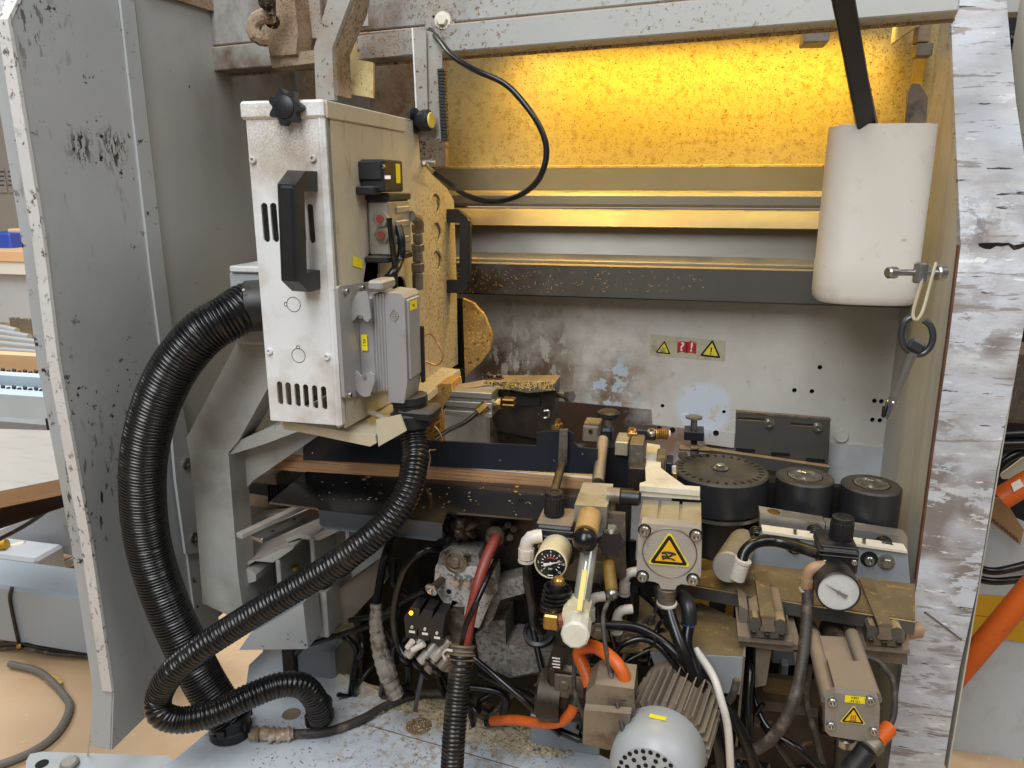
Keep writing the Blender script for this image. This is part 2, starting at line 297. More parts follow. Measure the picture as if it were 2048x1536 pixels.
dm('grey_conn', 'a3a2a3', .4, .35, .04, 14, [dict(c='8a7c66', s=20, lo=.55, hi=.8, a=.5)], (200, .05), dust=('b8a878', .35))
dm('glass_tube', '97968f', .15, .1, .05, 20, [dict(c='6d6450', s=12, lo=.45, hi=.7, a=.7)], coat=.7)
dm('tube_yellow', 'd8c256', .35, 0, .06, 20)
dm('base_blue', 'c2cad2', .42, 0, .04, 5, [dict(c='8e8880', s=10, lo=.5, hi=.75, a=.5), chips('3a3632', .69, 60), dict(c='a59682', s=70, lo=.5, hi=.62, at=(atz(900, 1430, .42), .28), aw=.6)], (90, .06))
dm('heap', 'b3a68e', .95, 0, .18, 60, [dict(c='75674f', s=120, lo=.5, hi=.62), dict(c='d9cfb8', s=160, lo=.58, hi=.66)], (140, 1.))
dm('shaving', 'c8a760', .8, 0, .3, 60); dm('shaving_dark', '6b4320', .8, 0, .3, 60); dm('chip_pale', 'd8c9a8', .7, 0, .2, 60)
dm('floor', 'd3b48f', .6, 0, .06, 3, [dict(c='c29a6e', s=4, lo=.45, hi=.75, a=.6), dict(c='e2c9a4', s=50, lo=.64, hi=.72)], (40, .05))
dm('hall_wall', 'e4ddd0', .8, 0, .03, 2); dm('far_white', 'dedbd4', .5, 0, .04, 3); dm('far_blue', 'b9cbd8', .45, 0, .05, 4); dm('far_grey', 'b3b9c0', .45, 0, .05, 4, [dict(c='8b7a62', s=9, lo=.62, hi=.75, a=.6)])
dm('far_beige', 'd9b288', .6, 0, .05, 4); dm('roller_steel', 'c9ccce', .3, .5, .04, 4); dm('grey_beam', '9aa7b3', .4, 0, .05, 4, [chips('4a463f', .7)])
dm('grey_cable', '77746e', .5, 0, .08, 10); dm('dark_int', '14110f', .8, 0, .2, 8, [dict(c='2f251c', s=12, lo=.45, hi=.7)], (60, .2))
dm('blue_grey', '8b9196', .4, 0, .05, 5, [dict(c='6a6258', s=10, lo=.55, hi=.8, a=.6)])
dm('hazard', 'd2a017', .45, 0, .05, 6); dm('cardboard', '9a7a55', .8, 0, .1, 20); dm('ochre', '8a6a1e', .6, 0, .15, 12, [dict(c='3f2f10', s=12, lo=.45, hi=.65)])
dm('tape', '8b857a', .65, 0, .15, 30, [dict(c='5b5348', s=60, lo=.5, hi=.62)], (110, .7)); dm('copper', 'b98a66', .4, .3, .05, 20)
dm('tie_clear', 'c9bfa4', .35, 0, .05, 20, (), trans=.3); dm('chrome', 'c2c4c6', .16, 1, .05, 30, [dict(c='5a534b', s=50, lo=.62, hi=.72, a=.6)])
dm('cast_key', '55595d', .38, .8, .1, 20); dm('sleeve', '7a6a5c', .5, 0, .2, 20, [dict(c='3d332c', s=20, lo=.5, hi=.65)], (60, .4))
dm('lamp_glow', 'ffd34a', .5, 0, 0, emit=('ffd24a', 6)); dm('led', 'ffb400', .4, 0, 0, emit=('ffa200', 7))
dm('sand_cast', 'b0aea8', .75, 0, .06, 20, [dict(c='5e5a55', s=220, lo=.54, hi=.62), dict(c='6b6358', s=10, lo=.5, hi=.75, a=.6)], (220, .4))
dm('wrap', 'a98f76', .3, 0, .2, 30, [dict(c='d8cfc2', s=40, lo=.56, hi=.64)], (60, .8), coat=.5); dm('blue_tag', '2f4fb0', .5, 0, .05)
dm('yellow_wire', 'c9b04a', .5, 0, .1)
dm('servo_face', '8d8981', .45, .3, .05, 14, [dict(c='6f665b', s=16, lo=.5, hi=.75, a=.6)], (120, .06))
#STRUCTURE
# ------------------------------------------------------------------ small shared pieces
def bar(b, p0, p1, w, h, bev=.001, up=(0, 0, 1)):
    p0, p1 = Vector(p0), Vector(p1); x = (p1 - p0); L = x.length; x.normalize(); y = Vector(up).cross(x).normalized(); z = x.cross(y)
    return b.box((p0 + p1) / 2, (L, w, h), bev, Matrix((x, y, z)).transposed())
def screw(parent, p, n, r, m='steel', name='screw', h=None):
    h = h or r * .9; return P(name, B().lathe(p, n, [(r * .97, -.001), (r, h * .15), (r, h * .8), (r * .85, h), (r * .52, h), (r * .5, h * .4)], 12), M[m], parent)
def bolt(parent, p, n, r, m='steel', name='bolt'):
    P(name, B().lathe(p, n, [(r * 1.5, -.001), (r * 1.5, r * .3)], 16).lathe(Vector(p) + Vector(n).normalized() * r * .3, n, [(r, 0), (r, r * .7), (r * .85, r * .85)], 6), M[m], parent)
def cable(name, label, pts, r, m='rubber', n=8, rf=None, step=None, group=None):
    return S1(name, B().tube([at(*p) if len(p) == 3 else p[0] for p in pts], r, n, step, rf), M[m], label, 'cable' if 'hose' not in name and 'conduit' not in name else 'hose', group, 60)
def corr(r, pitch, depth): 
    def f(s):
        u = (s / pitch) % 1; return r - depth * (.5 - .5 * math.cos(2 * math.pi * u)) ** 2
    return f
NF = (0, -1, 0)
def sign_tri(parent, c, x, y, s, kind, yel='sign_yellow', frame=True):
    x = Vector(x).normalized(); y = Vector(y).normalized(); n = x.cross(y); c = Vector(c)
    def tri(sz, o, rd=.12):
        pts = []
        for k in range(3):
            a = R(90 + 120 * k); q = c + (x * math.cos(a) + y * math.sin(a)) * sz * (1 - rd) + n * o
            for j in range(-2, 3): b = a + R(28 * j); pts.append(q + (x * math.cos(b) + y * math.sin(b)) * sz * rd)
        return pts
    if frame: P('sign_backing', B().prism(tri(s * 1.14, .0002, .1), n * .0003), M['sign_pale'], parent)
    sg = P('sign_border', B().prism(tri(s, .0006, .1), n * .0003), M['ink'], parent)
    P('sign_field', B().prism(tri(s * .76, .001, .03), n * .0003), M[yel], parent)
    b = B(); w = lambda u, v: c + x * u * s + y * v * s + n * .0014
    if kind == 'excl':
        b.prism([w(-.07, .35), w(.07, .35), w(.04, -.12), w(-.04, -.12)], n * .0003); b.prism([w(.07 * math.cos(k * .7), -.26 + .07 * math.sin(k * .7)) for k in range(9)], n * .0003)
    if kind == 'heat':
        for i in (-1, 0, 1): b.tube([w(i * .17 + .03 * (-1) ** k, -.2 + k * .11) for k in range(5)], s * .03, 5)
        b.tube([w(-.32, -.3), w(.3, -.3)], s * .035, 5)
    if kind == 'hand':
        b.tube([w(-.32, -.28), w(-.05, -.14), w(.2, .02), w(.34, .04)], s * .05, 6); b.tube([w(.3, -.3), w(.1, -.22), w(-.25, -.2), w(-.34, -.12)], s * .04, 6)
        b.tube([w(-.36, .06), w(-.15, .12), w(.15, .1), w(.34, .02)], s * .045, 6); b.tube([w(-.36, .03), w(-.2, .03), w(-.1, -.03), w(-.12, -.1), w(-.34, -.1)], s * .035, 6)
        for i in range(4): b.tube([w(-.08 + i * .08, .12), w(-.04 + i * .08, .04)], s * .03, 5)
    P('sign_symbol', b, M['ink'], parent)
def label_plate(parent, c, x, y, w, h, lines, size, m='yellow_label', name='label_sticker', align='CENTER'):
    x = Vector(x).normalized(); y = Vector(y).normalized(); n = x.cross(y); c = Vector(c)
    o = P(name, B().prism([c + x * w / 2 * a + y * h / 2 * b for a, b in ((-1, -1), (1, -1), (1, 1), (-1, 1))], n * .0004), M[m], parent, False)
    for i, t in enumerate(lines): text(t, size, c + n * .0006 + y * (size * 1.05 * ((len(lines) - 1) / 2 - i)), x, y, parent, M['ink'])
    return o
# ================================================================== SETTING
ST('floor', B().bb((-9, -1.5, -.05), (4, 9, 0), 0), M['floor'])
ST('wall', B().bb((-12, 7.5, 0), (5, 7.7, 4.5), 0), M['hall_wall'])
# ------------------------------------------------------------------ far left background
t = T('work_cabinet', 'pale grey cabinet with beige top far behind the left guard', 'cabinet', at(-60, 900, 4.2))
P('top_board', B().pb(-260, 500, 62, 520, 4.2, .8), M['far_beige'], t); P('body', B().pb(-260, 521, 58, 640, 4.25, .7), M['far_grey'], t); P('rail', B().pb(-260, 520, 60, 545, 4.21, .03), M['far_white'], t)
for x in (-60, 30): P('leg', B().pb(x, 640, x + 18, 900, 4.3, .05), M['far_white'], t)
S1('storage_bin', B().pb(-40, 466, 20, 500, 4.4, .3, .01), M['blue_tag'], 'small blue bin on top of the far cabinet', 'bin')
S1('carton', B().pb(16, 458, 60, 500, 4.5, .25, .01), M['far_beige'], 'beige carton beside the blue bin on the cabinet', 'carton')
t = T('wall_notice', 'printed white sheets pinned on the far wall', 'notice', at(12, 400, 7.4))
for i in range(2):
    P('sheet', B().pb(-6 + i * 20, 335, 10 + i * 20, 385, 7.46, .01, 0), M['white_sign'], t)
    for j in range(4): P('text_line', B().pb(-4 + i * 20, 342 + j * 9, 8 + i * 20, 345 + j * 9, 7.455, .003, 0), M['grey_cable'], t)
t = T('roller_conveyor', 'roller conveyor with bright steel rollers left of the guard', 'conveyor', at(0, 900, 3.0))
for i in range(5): P('roller', B().cyl(at(-90, 634 + i * 15, 3.3 - i * .06), at(34 + i * 25, 662 + i * 12, 3.2 - i * .06), .016, n=12), M['roller_steel'], t)
P('end_post', B().pb(20, 636, 34, 665, 3.6, .03), M['steel'], t); P('end_post', B().pb(42, 638, 60, 668, 3.6, .03), M['steel'], t)
P('side_beam', B().pb(-200, 706, 130, 742, 2.9, .06), M['far_beige'], t)
P('guide_rail', B().pb(-200, 748, 150, 774, 2.75, .06), M['far_blue'], t); P('lower_rail', B().pb(-200, 786, 160, 842, 2.6, .12), M['far_blue'], t)
for k, (yy, YY) in enumerate(((736, 2.82), (770, 2.68))):
    for i in range(20):
        c0 = at(-60 + i * 11, yy + (i % 2) * 3 + i * .6, YY); P('chain_link', B().box(c0, (.02, .012, .016), .004, Matrix.Rotation(.3 * (-1) ** i, 3, 'Y')), M['black_plastic'], t)
t = T('stop_profile', 'dark open end steel profile lying below the conveyor rails', 'profile', at(0, 870, 2.3))
P('web', B().pb(-200, 838, 100, 862, 2.3, .05), M['blue_grey'], t); P('end_cap', B().pb(92, 838, 108, 868, 2.29, .06), M['ink'], t)
t = T('laminate_board', 'loose grey laminate board with layered wood edge left of guard', 'board', atz(40, 960, .62))
pix = [(-90, 862), (112, 862), (175, 950), (-90, 1022)]
P('laminate', B().zp([(-90, 855), (150, 862), (185, 945), (-90, 1000)], .62, .002), M['board_top'], t); P('wood_edge', B().prism([atz(x, y, .62) - V(0, 0, .0025) for x, y in ((-90, 855), (150, 862), (185, 945), (-90, 1000))], (0, 0, -.038)), M['wood'], t)
S1('machine_stand', B().pp([(-60, 1075), (0, 1060), (70, 1030), (150, 1000), (215, 1000), (215, 1125), (80, 1098), (0, 1086), (-60, 1084)], 2.0, .08), M['far_grey'], 'pale grey slanted machine foot below the laminate board', 'stand')
S1('support_skid', B().pb(-60, 1112, 74, 1170, 1.85, .12, .01), M['far_grey'], 'off-white block on the floor behind the square tube', 'block')
t = T('feed_roller', 'cream roller with a yellow band beside the slanted foot', 'roller', at(10, 1130, 2.25)); P('roller_body', B().cyl(at(-60, 1125, 1.85), at(54, 1092, 1.95), .022, bev=.004), M['cream_paint'], t); P('band', B().cyl(at(-60, 1105, 1.86), at(14, 1088, 1.9), .018), M['hazard'], t)
t = T('wood_batten', 'white faced wooden batten lying on the beige floor', 'batten', atz(110, 1130, .02)); bar(b := B(), atz(60, 1150, .012), atz(190, 1090, .012), .05, .02); P('core', b, M['wood'], t); bar(b := B(), atz(62, 1160, .024), atz(192, 1100, .024), .045, .003); P('face', b, M['far_white'], t)
S1('board_shade_sheet', B().zp([(-90, 1010), (200, 960), (205, 985), (-90, 1085)], .52, .004), M['ink'], 'dark sheet added as shade below the laminate board', 'sheet')  # flat black sheet stands in for the shadow under the board
cable('arched_cable', 'black cable arching below the laminate board', [(-60, 1105, 1.8), (0, 1078, 1.8), (60, 1045, 1.8), (125, 996, 1.8), (180, 950, 1.8)], .007)
t = T('square_tube', 'blue grey square steel tube crossing behind the left guard', 'beam', at(80, 1290, 1.55)); P('tube', B().pb(-220, 1180, 330, 1292, 1.55, .14, .008), M['grey_beam'], t)
P('strap', B().tube([at(24, 1175, 1.545), at(20, 1200, 1.543), at(34, 1270, 1.543), at(40, 1298, 1.55)], .005, 6), M['rubber'], t); P('strap_buckle', B().box(at(38, 1292, 1.535), (.014, .01, .014), .003), M['brass'], t)
for i, (mt, lb, dy) in enumerate((('rubber', 'thick black cable strapped under the square tube', 0), ('rubber_dusty', 'thinner grey black cable under the square tube', 10))):
    cable('floor_cable', lb, [(-60, 1300 + dy, 1.6), (30, 1284 + dy, 1.56), (100, 1296 + dy, 1.56), (200, 1306 + dy, 1.6), (260, 1330, 1.7)], .008 - i * .002, mt)
for i, (mt, lb) in enumerate((('yellow_wire', 'yellow green earth wire sagging under the square tube'), ('rubber', 'black lead bundled with the yellow green wire'))):
    cable('loose_wire', lb, [(-60, 1335 - i * 8, 1.7), (20, 1326 - i * 9, 1.68), (90, 1312 - i * 8, 1.7), (150, 1290, 1.75)], .006, mt)
cable('grey_hose', 'grey hose looped on the beige floor left of the guard', [(atz(20, 1328, .012),), (atz(80, 1345, .012),), (atz(128, 1390, .012),), (atz(138, 1420, .012),), (atz(110, 1470, .012),), (atz(50, 1510, .012),), (atz(-60, 1550, .012),)], .0095, 'grey_cable', 10)
S1('wood_flake', B().prism([atz(x, y, .01) for x, y in ((88, 1362), (105, 1350), (124, 1368), (112, 1380))], (0, .004, .006)), M['shaving'], 'curled wood flake lying on the floor inside the hose loop', 'flake')
cable('string', 'thin white string hanging below the left guard', [(196, 1390, 1.0), (186, 1430, 1.0), (176, 1505, .98), (174, 1540, .97)], .0012, 'tie_clear', 5)
t = T('floor_bracket', 'blue grey rounded floor bracket at the bottom left corner', 'bracket', atz(180, 1560, .30)); P('foot_plate', B().zp([(52, 1522), (60, 1508), (84, 1503), (340, 1512), (380, 1620), (50, 1620)], .30, .03), M['blue_grey'], t)
P('knob', B().lathe(atz(140, 1530, .30), (0, -.1, 1), [(.016, 0), (.016, .006), (.012, .009)], 10), M['grey_cable'], t); P('bore', B().lathe(atz(84, 1528, .3), (0, 0, 1), [(.011, 0), (.011, .001)], 14), M['hole'], t)
# ------------------------------------------------------------------ left guard
XL = -.892
t = T('guard_panel', 'tall scratched grey sheet metal guard on the left', 'guard', atx(260, 1460, XL))
fe = [(70, -45), (44, -5), (22, 40), (92, 478), (121, 722), (186, 1085), (228, 1380), (224, 1500)]
P('front_sheet', B().sp(fe + [(330, 1396), (420, 1308), (377, 1150), (360, 1010), (299, 545), (235, 0), (230, -45)], XL, .004), M['guard'], t)
P('seam_post', B().sp([(236, -45), (241, 0), (302, 545), (363, 1010), (380, 1150), (398, 1290), (440, 1250), (392, 1040), (330, 545), (268, 0), (262, -45)], XL + .004, .02), M['guard'], t)
P('rear_sheet', B().sp([(264, -60), (270, 0), (331, 545), (394, 1040), (430, 1240), (560, 1130), (640, 700), (640, -60)], XL - .004, .003), M['guard_back'], t)
def loft(pts, x0, x1, dy, y0=0):
    b = B(); vs = []; n = len(pts)
    for p in pts: vs += [V(x0, p.y + y0, p.z), V(x1, p.y + y0, p.z), V(x1, p.y + y0 + dy, p.z), V(x0, p.y + y0 + dy, p.z)]
    fs = [(0, 1, 2, 3), tuple((n - 1) * 4 + k for k in (3, 2, 1, 0))]
    for i in range(n - 1):
        for k in range(4): fs.append((i * 4 + k, i * 4 + (k + 1) % 4, i * 4 + 4 + (k + 1) % 4, i * 4 + 4 + k))
    return b.add(vs, fs)
ep = [atx(x, y, XL) for x, y in fe]
P('edge_trim', loft(ep[:-1], XL + .001, XL - .0175, .006, -.006), M['guard_trim'], t); P('outer_rim', loft(ep, XL - .002, XL - .042, .02), M['guard'], t)
P('hinge_plate', B().sp([(338, 795), (362, 797), (385, 915), (398, 1011), (404, 1086), (398, 1105), (372, 1108), (352, 960)], XL + .010, .005), M['guard'], t)
for x, y in ((371, 927), (386, 1075)): screw(t, atx(x, y, XL + .010), (1, 0, 0), .011, h=.004)
P('top_flange', B().sp([(290, -20), (500, 45), (560, 60), (560, 20), (300, -60)], XL + .006, .012), M['dusty'], t)
# ------------------------------------------------------------------ right panel
XR = .392
t = T('machine_upright', 'right machine upright with peeling white paint on its broad edge', 'panel', atx(1800, 1500, XR))
fr = [(1899, -60), (1902, 0), (1910, 208), (1923, 490), (1900, 677), (1866, 925), (1836, 1161), (1807, 1320), (1770, 1590)]
ip = [atx(x, y, XR) for x, y in fr]
b = B(); b.prism([V(XR, p.y, p.z) for p in ip] + [V(XR, 1.60, ip[-1].z), V(XR, 1.60, ip[0].z)], (.004, 0, 0)); P('inner_sheet', b, M['panel_in'], t)
def mpx(p, dpx): return p.y / FPX * dpx * 1.12
wd_ = [.080, .080, .085, .101, .096, .09, .087, .086, .085]
b = B(); vs_ = []; n = len(ip)
for i, p in enumerate(ip): vs_ += [V(XR - .002, p.y - .004, p.z), V(XR + wd_[i], p.y - .004, p.z), V(XR + wd_[i], p.y + .012, p.z), V(XR - .002, p.y + .012, p.z)]
fs_ = [(0, 1, 2, 3), tuple((n - 1) * 4 + k for k in (3, 2, 1, 0))]
for i in range(n - 1):
    for k in range(4): fs_.append((i * 4 + k, i * 4 + (k + 1) % 4, i * 4 + 4 + (k + 1) % 4, i * 4 + 4 + k))
P('edge_face', b.add(vs_, fs_), M['peel'], t)
P('edge_lip', loft(ip[3:7], XR - .0045, XR - .0015, .01, -.003), M['brown_edge'], t)
k = ip[3]; random.seed(5); tp_ = [V(XR + .022 + i * .0078, k.y - .0046, k.z + .003 + random.uniform(-.002, .002)) for i in range(11)]; P('seam_crack', B().prism(tp_ + [p - V(0, 0, random.uniform(.003, .010)) for p in tp_[::-1]], (0, .0015, 0)), M['oily'], t)
P('gauge_pin', B().cyl(at(1850, 1225, 1.22), at(1922, 1280, 1.225), .0022, n=8), M['steel'], t)
P('outer_sheet', B().bb((XR + .098, ip[5].y + .012, .3), (XR + .10, 1.5, 1.6), 0), M['panel_in'], t)
# ------------------------------------------------------------------ back plate with drilled holes
W = 1.58
t = T('back_plate', 'grey stained back plate with drilled holes behind the rollers', 'plate', at(1300, 1000, W))
hl = [(1640, 735, 5), (1589, 781, 5), (1624, 783, 5), (1749, 802, 5), (1763, 803, 5), (1745, 840, 5), (1760, 841, 5), (1448, 824, 4), (1325, 812, 4)]
P('upper_sheet', B().pp([(820, 570), (1700, 570), (1810, 575), (1810, 1010), (820, 1010)], W, .006, [ring(x, y, r, n=10) for x, y, r in hl]), M['wall'], t)
P('lower_sheet', B().pp([(980, 786), (1120, 803), (1302, 820), (1304, 850), (1470, 868), (1662, 886), (1810, 900), (1815, 1120), (980, 1120)], W - .006, .005), M['wall_low'], t)
P('shade_backing', B().pb(500, 560, 1900, 1500, W + .03, .02), M['dark_int'], t)  # near-black sheet put in as shade behind the holes and lower machinery
for x, y in ((1372, 840), (1470, 852), (1683, 872)): P('plug', B().lathe(at(x, y, W - .007 if x > 1500 else W), NF, [(.0135, 0), (.0135, .0006), (.012, .0012), (.012, .0005)], 20), M['wall'], t)
for x, y in ((1318, 857), (1345, 860), (1432, 866)): P('tapped_hole', B().lathe(at(x, y, W - .0065), NF, [(.006, 0), (.006, .0007)], 12), M['hole'], t)
# warning sticker
c0 = at(1375, 694, W - .0006); xr = at(1445, 702, W) - at(1305, 686, W); xr.y = 0; zu = V(0, 0, 1)
s_ = T('warning_sticker', 'worn sticker with two yellow triangles and red manual symbol', 'sticker', at(1375, 715, W))
ex = xr.normalized(); ez = V(-ex.z, 0, ex.x)
P('film', B().pp([(1301, 668), (1452, 682), (1450, 723), (1299, 711)], W - .0002, -.0003), M['film'], s_, False)
def sgo(px, py): return at(px, py, W - .0008)
sign_tri(s_, sgo(1327, 698), ex, ez, .0165, 'heat', 'sign_pale', False); sign_tri(s_, sgo(1422, 702), ex, ez, .022, 'excl', 'sign_pale', False)
P('red_book', B().pp([(1355, 685), (1364, 682), (1374, 684), (1384, 682), (1393, 687), (1392, 708), (1383, 705), (1373, 706), (1364, 703), (1354, 706)], W - .0008, -.0005), M['red_sign'], s_, False)
P('book_spine', B().pp([(1373, 684), (1375, 684), (1374, 706), (1372, 706)], W - .0015, -.0003), M['ink'], s_, False)
text('?', .026, at(1364, 694, W - .0018), ex, ez, s_, M['white_sign'], 'question_mark', .0006); text('!', .026, at(1383, 695, W - .0018), ex, ez, s_, M['white_sign'], 'exclamation_mark', .0006)
# ------------------------------------------------------------------ upper panel, profiles, beam
WU = 1.66
t = T('lamp_panel', 'chip speckled rear panel glowing yellow under the lamp', 'panel', at(1350, 330, WU))
za = at(1350, 330, WU).z; zb = at(1350, -30, WU).z
P('sheet', B().bb((-.55, WU, za), (.40, WU + .006, zb), 0), M['panel_lamp'], t); P('bottom_lip', B().bb((-.55, WU - .012, za - .006), (.40, WU, za), .001), M['panel_lamp'], t)
P('end_post', B().pb(1842, 40, 1880, 330, 1.56, .08), M['panel_lamp'], t); P('bracket', B().pb(1836, 40, 1862, 84, 1.5, .03), M['dusty'], t); P('bracket', B().pb(1832, 86, 1866, 112, 1.5, .03), M['steel_dirty'], t)
t = T('guide_profiles', 'long aluminium guide profiles below the yellow lit panel', 'profile', at(1300, 600, 1.56))
def zz(y, Y): return at(1350, y, Y).z
x0, x1 = -.56, .39
P('recess_plate', B().bb((x0, 1.645, zz(400, 1.645)), (x1, 1.655, za - .006), 0), M['profile'], t)
b = B(); y_ = 1.585; zt = zz(386, y_); zbm = zz(415, y_); yz = [(1.64, zt + .004), (1.60, zt + .003), (1.587, zt), (1.582, zt - .006), (1.582, zbm + .006), (1.587, zbm), (1.64, zbm)]
P('round_rail', b.prism([V(x0, a, c) for a, c in yz], (x1 - x0, 0, 0)), M['profile'], t)
y_ = 1.565; zt = zz(419, y_); zbm = zz(456, y_); yz = [(1.63, zt), (1.585, zt), (1.575, zt - .006), (1.56, zbm + .008), (1.555, zbm + .002), (1.56, zbm), (1.63, zbm)]
P('step_rail', B().prism([V(x0, a, c) for a, c in yz], (x1 - x0, 0, 0)), M['profile'], t)
zt = zbm; zb2 = zz(527, 1.56); yz = [(1.62, zt), (1.605, zt), (1.60, zt - .03), (1.59, zb2 + .012), (1.56, zb2 + .001), (1.62, zb2)]
P('curved_face', B().prism([V(x0, a, c) for a, c in yz], (x1 - x0, 0, 0)), M['profile'], t)
P('dark_ledge', B().bb((x0, 1.50, zz(602, 1.50)), (x1, 1.59, zz(533, 1.50)), .003), M['dark_bar'], t); P('ledge_trim', B().bb((x0, 1.508, zz(533, 1.5)), (x1, 1.53, zz(533, 1.5) + .006), .001), M['profile'], t)
# top beam (runs slightly askew)
pl = at(575, 130, 1.35); pr_ = atz(1895, 24, pl.z); dr = (pr_ - pl).normalized(); a0 = pl - dr * .25; a1 = pr_ + dr * .012
t = T('top_beam', 'grey top cross beam with grime at its left end', 'beam', pl)
up_ = V(0, 0, 1)
def bm(d0, d1, z0, z1, s0=0.0, s1=1.0, bev=.002):
    q0 = a0.lerp(a1, s0); q1 = a0.lerp(a1, s1); nrm = up_.cross(dr)
    c_ = (q0 + q1) / 2 + nrm * ((d0 + d1) / 2) + up_ * ((z0 + z1) / 2); return B().box(c_, ((q1 - q0).length, abs(d1 - d0), z1 - z0), bev, Matrix((dr, nrm, up_)).transposed())
P('lower_face', bm(0, .05, 0, .042), M['beam'], t); P('upper_face', bm(.004, .012, .0445, .2), M['beam'], t); P('inner_web', bm(.05, .056, -.004, .02), M['dusty'], t)
# lamp fixture behind the beam
t = T('strip_lamp', 'glowing yellow strip lamp tucked behind the top beam', 'lamp', at(1350, 60, 1.5))
lz = at(1350, 62, 1.5).z
P('lamp_housing', B().bb((-.30, 1.43, lz + .045), (.26, 1.53, lz + .075), .004), M['beam'], t); P('lamp_tube', B().cyl((-.28, 1.49, lz + .022), (.24, 1.49, lz + .022), .013, n=12), M['lamp_glow'], t)
P('end_plate', B().bb((.325, 1.43, lz - .02), (.33, 1.60, lz + .075), 0), M['beam'], t); P('end_clamp', B().pb(1608, 62, 1660, 84, 1.40, .06), M['dusty_grey'], t); P('shade_strip', B().bb((-.3, 1.418, lz + .0), (.30, 1.425, lz + .06), .001), M['beam'], t)  # lamp end plate is added to keep lamp light off the right upright
l_ = area('strip_lamp_light', (-.02, 1.575, lz + .035), (-.02, 1.665, lz - .2), .7, 1.75, (1, .66, .08), .02); l_.parent = None
area('strip_lamp_light', (-.16, 1.47, lz + .004), (-.35, 1.2, .5), .36, 1.3, (1, .66, .14), .05)
# ------------------------------------------------------------------ dark housing round the working space
t = T('machine_housing', 'dark grimy inner housing behind and below the working units', 'housing', (0, 1.7, .2))
P('left_rear_wall', B().bb((-.96, 1.70, .5), (-.5, 1.72, 1.75), 0), M['dusty_grey'], t); P('shade_roof', B().bb((-.96, 1.40, 1.74), (.40, 1.74, 1.76), 0), M['dusty_grey'], t)  # roof panel is added to block light and darken the cavity top
P('inner_floor', B().bb((-.62, 1.0, .22), (.39, 1.62, .24), 0), M['dark_int'], t); P('bounce_block_wall', B().bb((-.62, 1.30, .24), (-.60, 1.6, .78), 0), M['dark_int'], t)  # lower left wall is added to stop bounced light inside the housing
# ================================================================== HEAD UNIT
YH, XH = .90, -.44
t = T('milling_head', 'white box shaped milling head with vents and black handles', 'machine head', at(620, 860, 1.0))
HD = t
zt = at(560, 236, YH).z; zbq = at(600, 845, YH).z; xl = -.5435
def fpx(px, py): p = at(px, py, YH); return p
sl = [stadium(x, y, 6.5, 33, tilt=.08) for x, y in ((531, 445), (549, 445), (604, 446), (622, 447))] + [stadium(x, y, 5.5, 18, tilt=.07) for x, y in ((560, 786), (577, 788), (595, 790), (612, 792), (630, 794), (648, 796))]
P('front_cover', B().prism([V(xl, YH, zt), V(XH - .004, YH, zt), V(XH - .004, YH, zbq), V(xl, YH, zbq)], (0, .003, 0), [[fpx(x, y) for x, y in h] for h in sl]), M['white_paint'], t)
P('edge_post', B().bb((XH - .0105, YH - .0015, zbq - .004), (XH, YH + .02, zt + .004), .004), M['white_paint'], t)
P('left_side', B().bb((xl - .002, YH + .003, zbq), (xl, 1.39, zt), 0), M['white_paint'], t); P('inner_back', B().bb((xl, 1.2, zbq), (XH - .004, 1.21, zt), 0), M['hole'], t)  # black inner back puts the shade behind slots and openings into the colour
zl = at(566, 201, YH).z
P('lid_front', B().bb((xl - .006, YH - .004, zt - .001), (XH + .001, YH + .006, zl), .003), M['white_paint'], t); P('lid_top', B().bb((xl - .004, YH, zl - .004), (XH, 1.24, zl + .0005), .002), M['white_paint'], t)
P('lid_side', B().bb((XH - .001, YH + .004, zt - .001), (XH + .003, 1.17, zl), .0015), M['cream'], t)
side = [(649, 200), (835, 243), (840, 320), (865, 350), (894, 377), (908, 402), (913, 550), (916, 728), (853, 765), (692, 856)]
h2 = [ring(871, 408, 10, 21), ring(873, 465, 10, 20), ring(874, 520, 10, 20)]
oval = [(727, 560), (722, 585), (735, 592), (752, 585), (760, 545), (759, 510), (750, 496), (740, 500), (733, 520)]
P('side_sheet', B().sp(side, XH, .003, h2 + [oval, ring(801, 574, 11, 22)]), M['cream'], t)
P('pocket_back', B().sp([(850, 370), (900, 390), (905, 560), (850, 560)], XH - .005, .002), M['cream'], t)
for x, y in ((507, 320), (627, 317), (540, 702), (655, 713)): screw(t, at(x, y, YH), NF, .0045, 'white_paint')
for x, y, k in ((587, 609, 0), (597, 711, 1)):
    c = at(x, y, YH - .0002); b = B(); b.tube([c + V(math.cos(a), 0, math.sin(a)) * .0095 for a in [2 * math.pi * j / 20 for j in range(20)]], .0004, 4, closed=True)
    d = V(-1, 0, 0) if k == 0 else V(0, 0, 1); e = V(0, 0, 1) if k == 0 else V(1, 0, 0)
    b.tube([c + d * .009 - e * .002, c + d * .0125 - e * .002, c + d * .0125 + e * .002, c + d * .009 + e * .002], .0004, 4); P('knockout_ring', b, M['ink'], t)
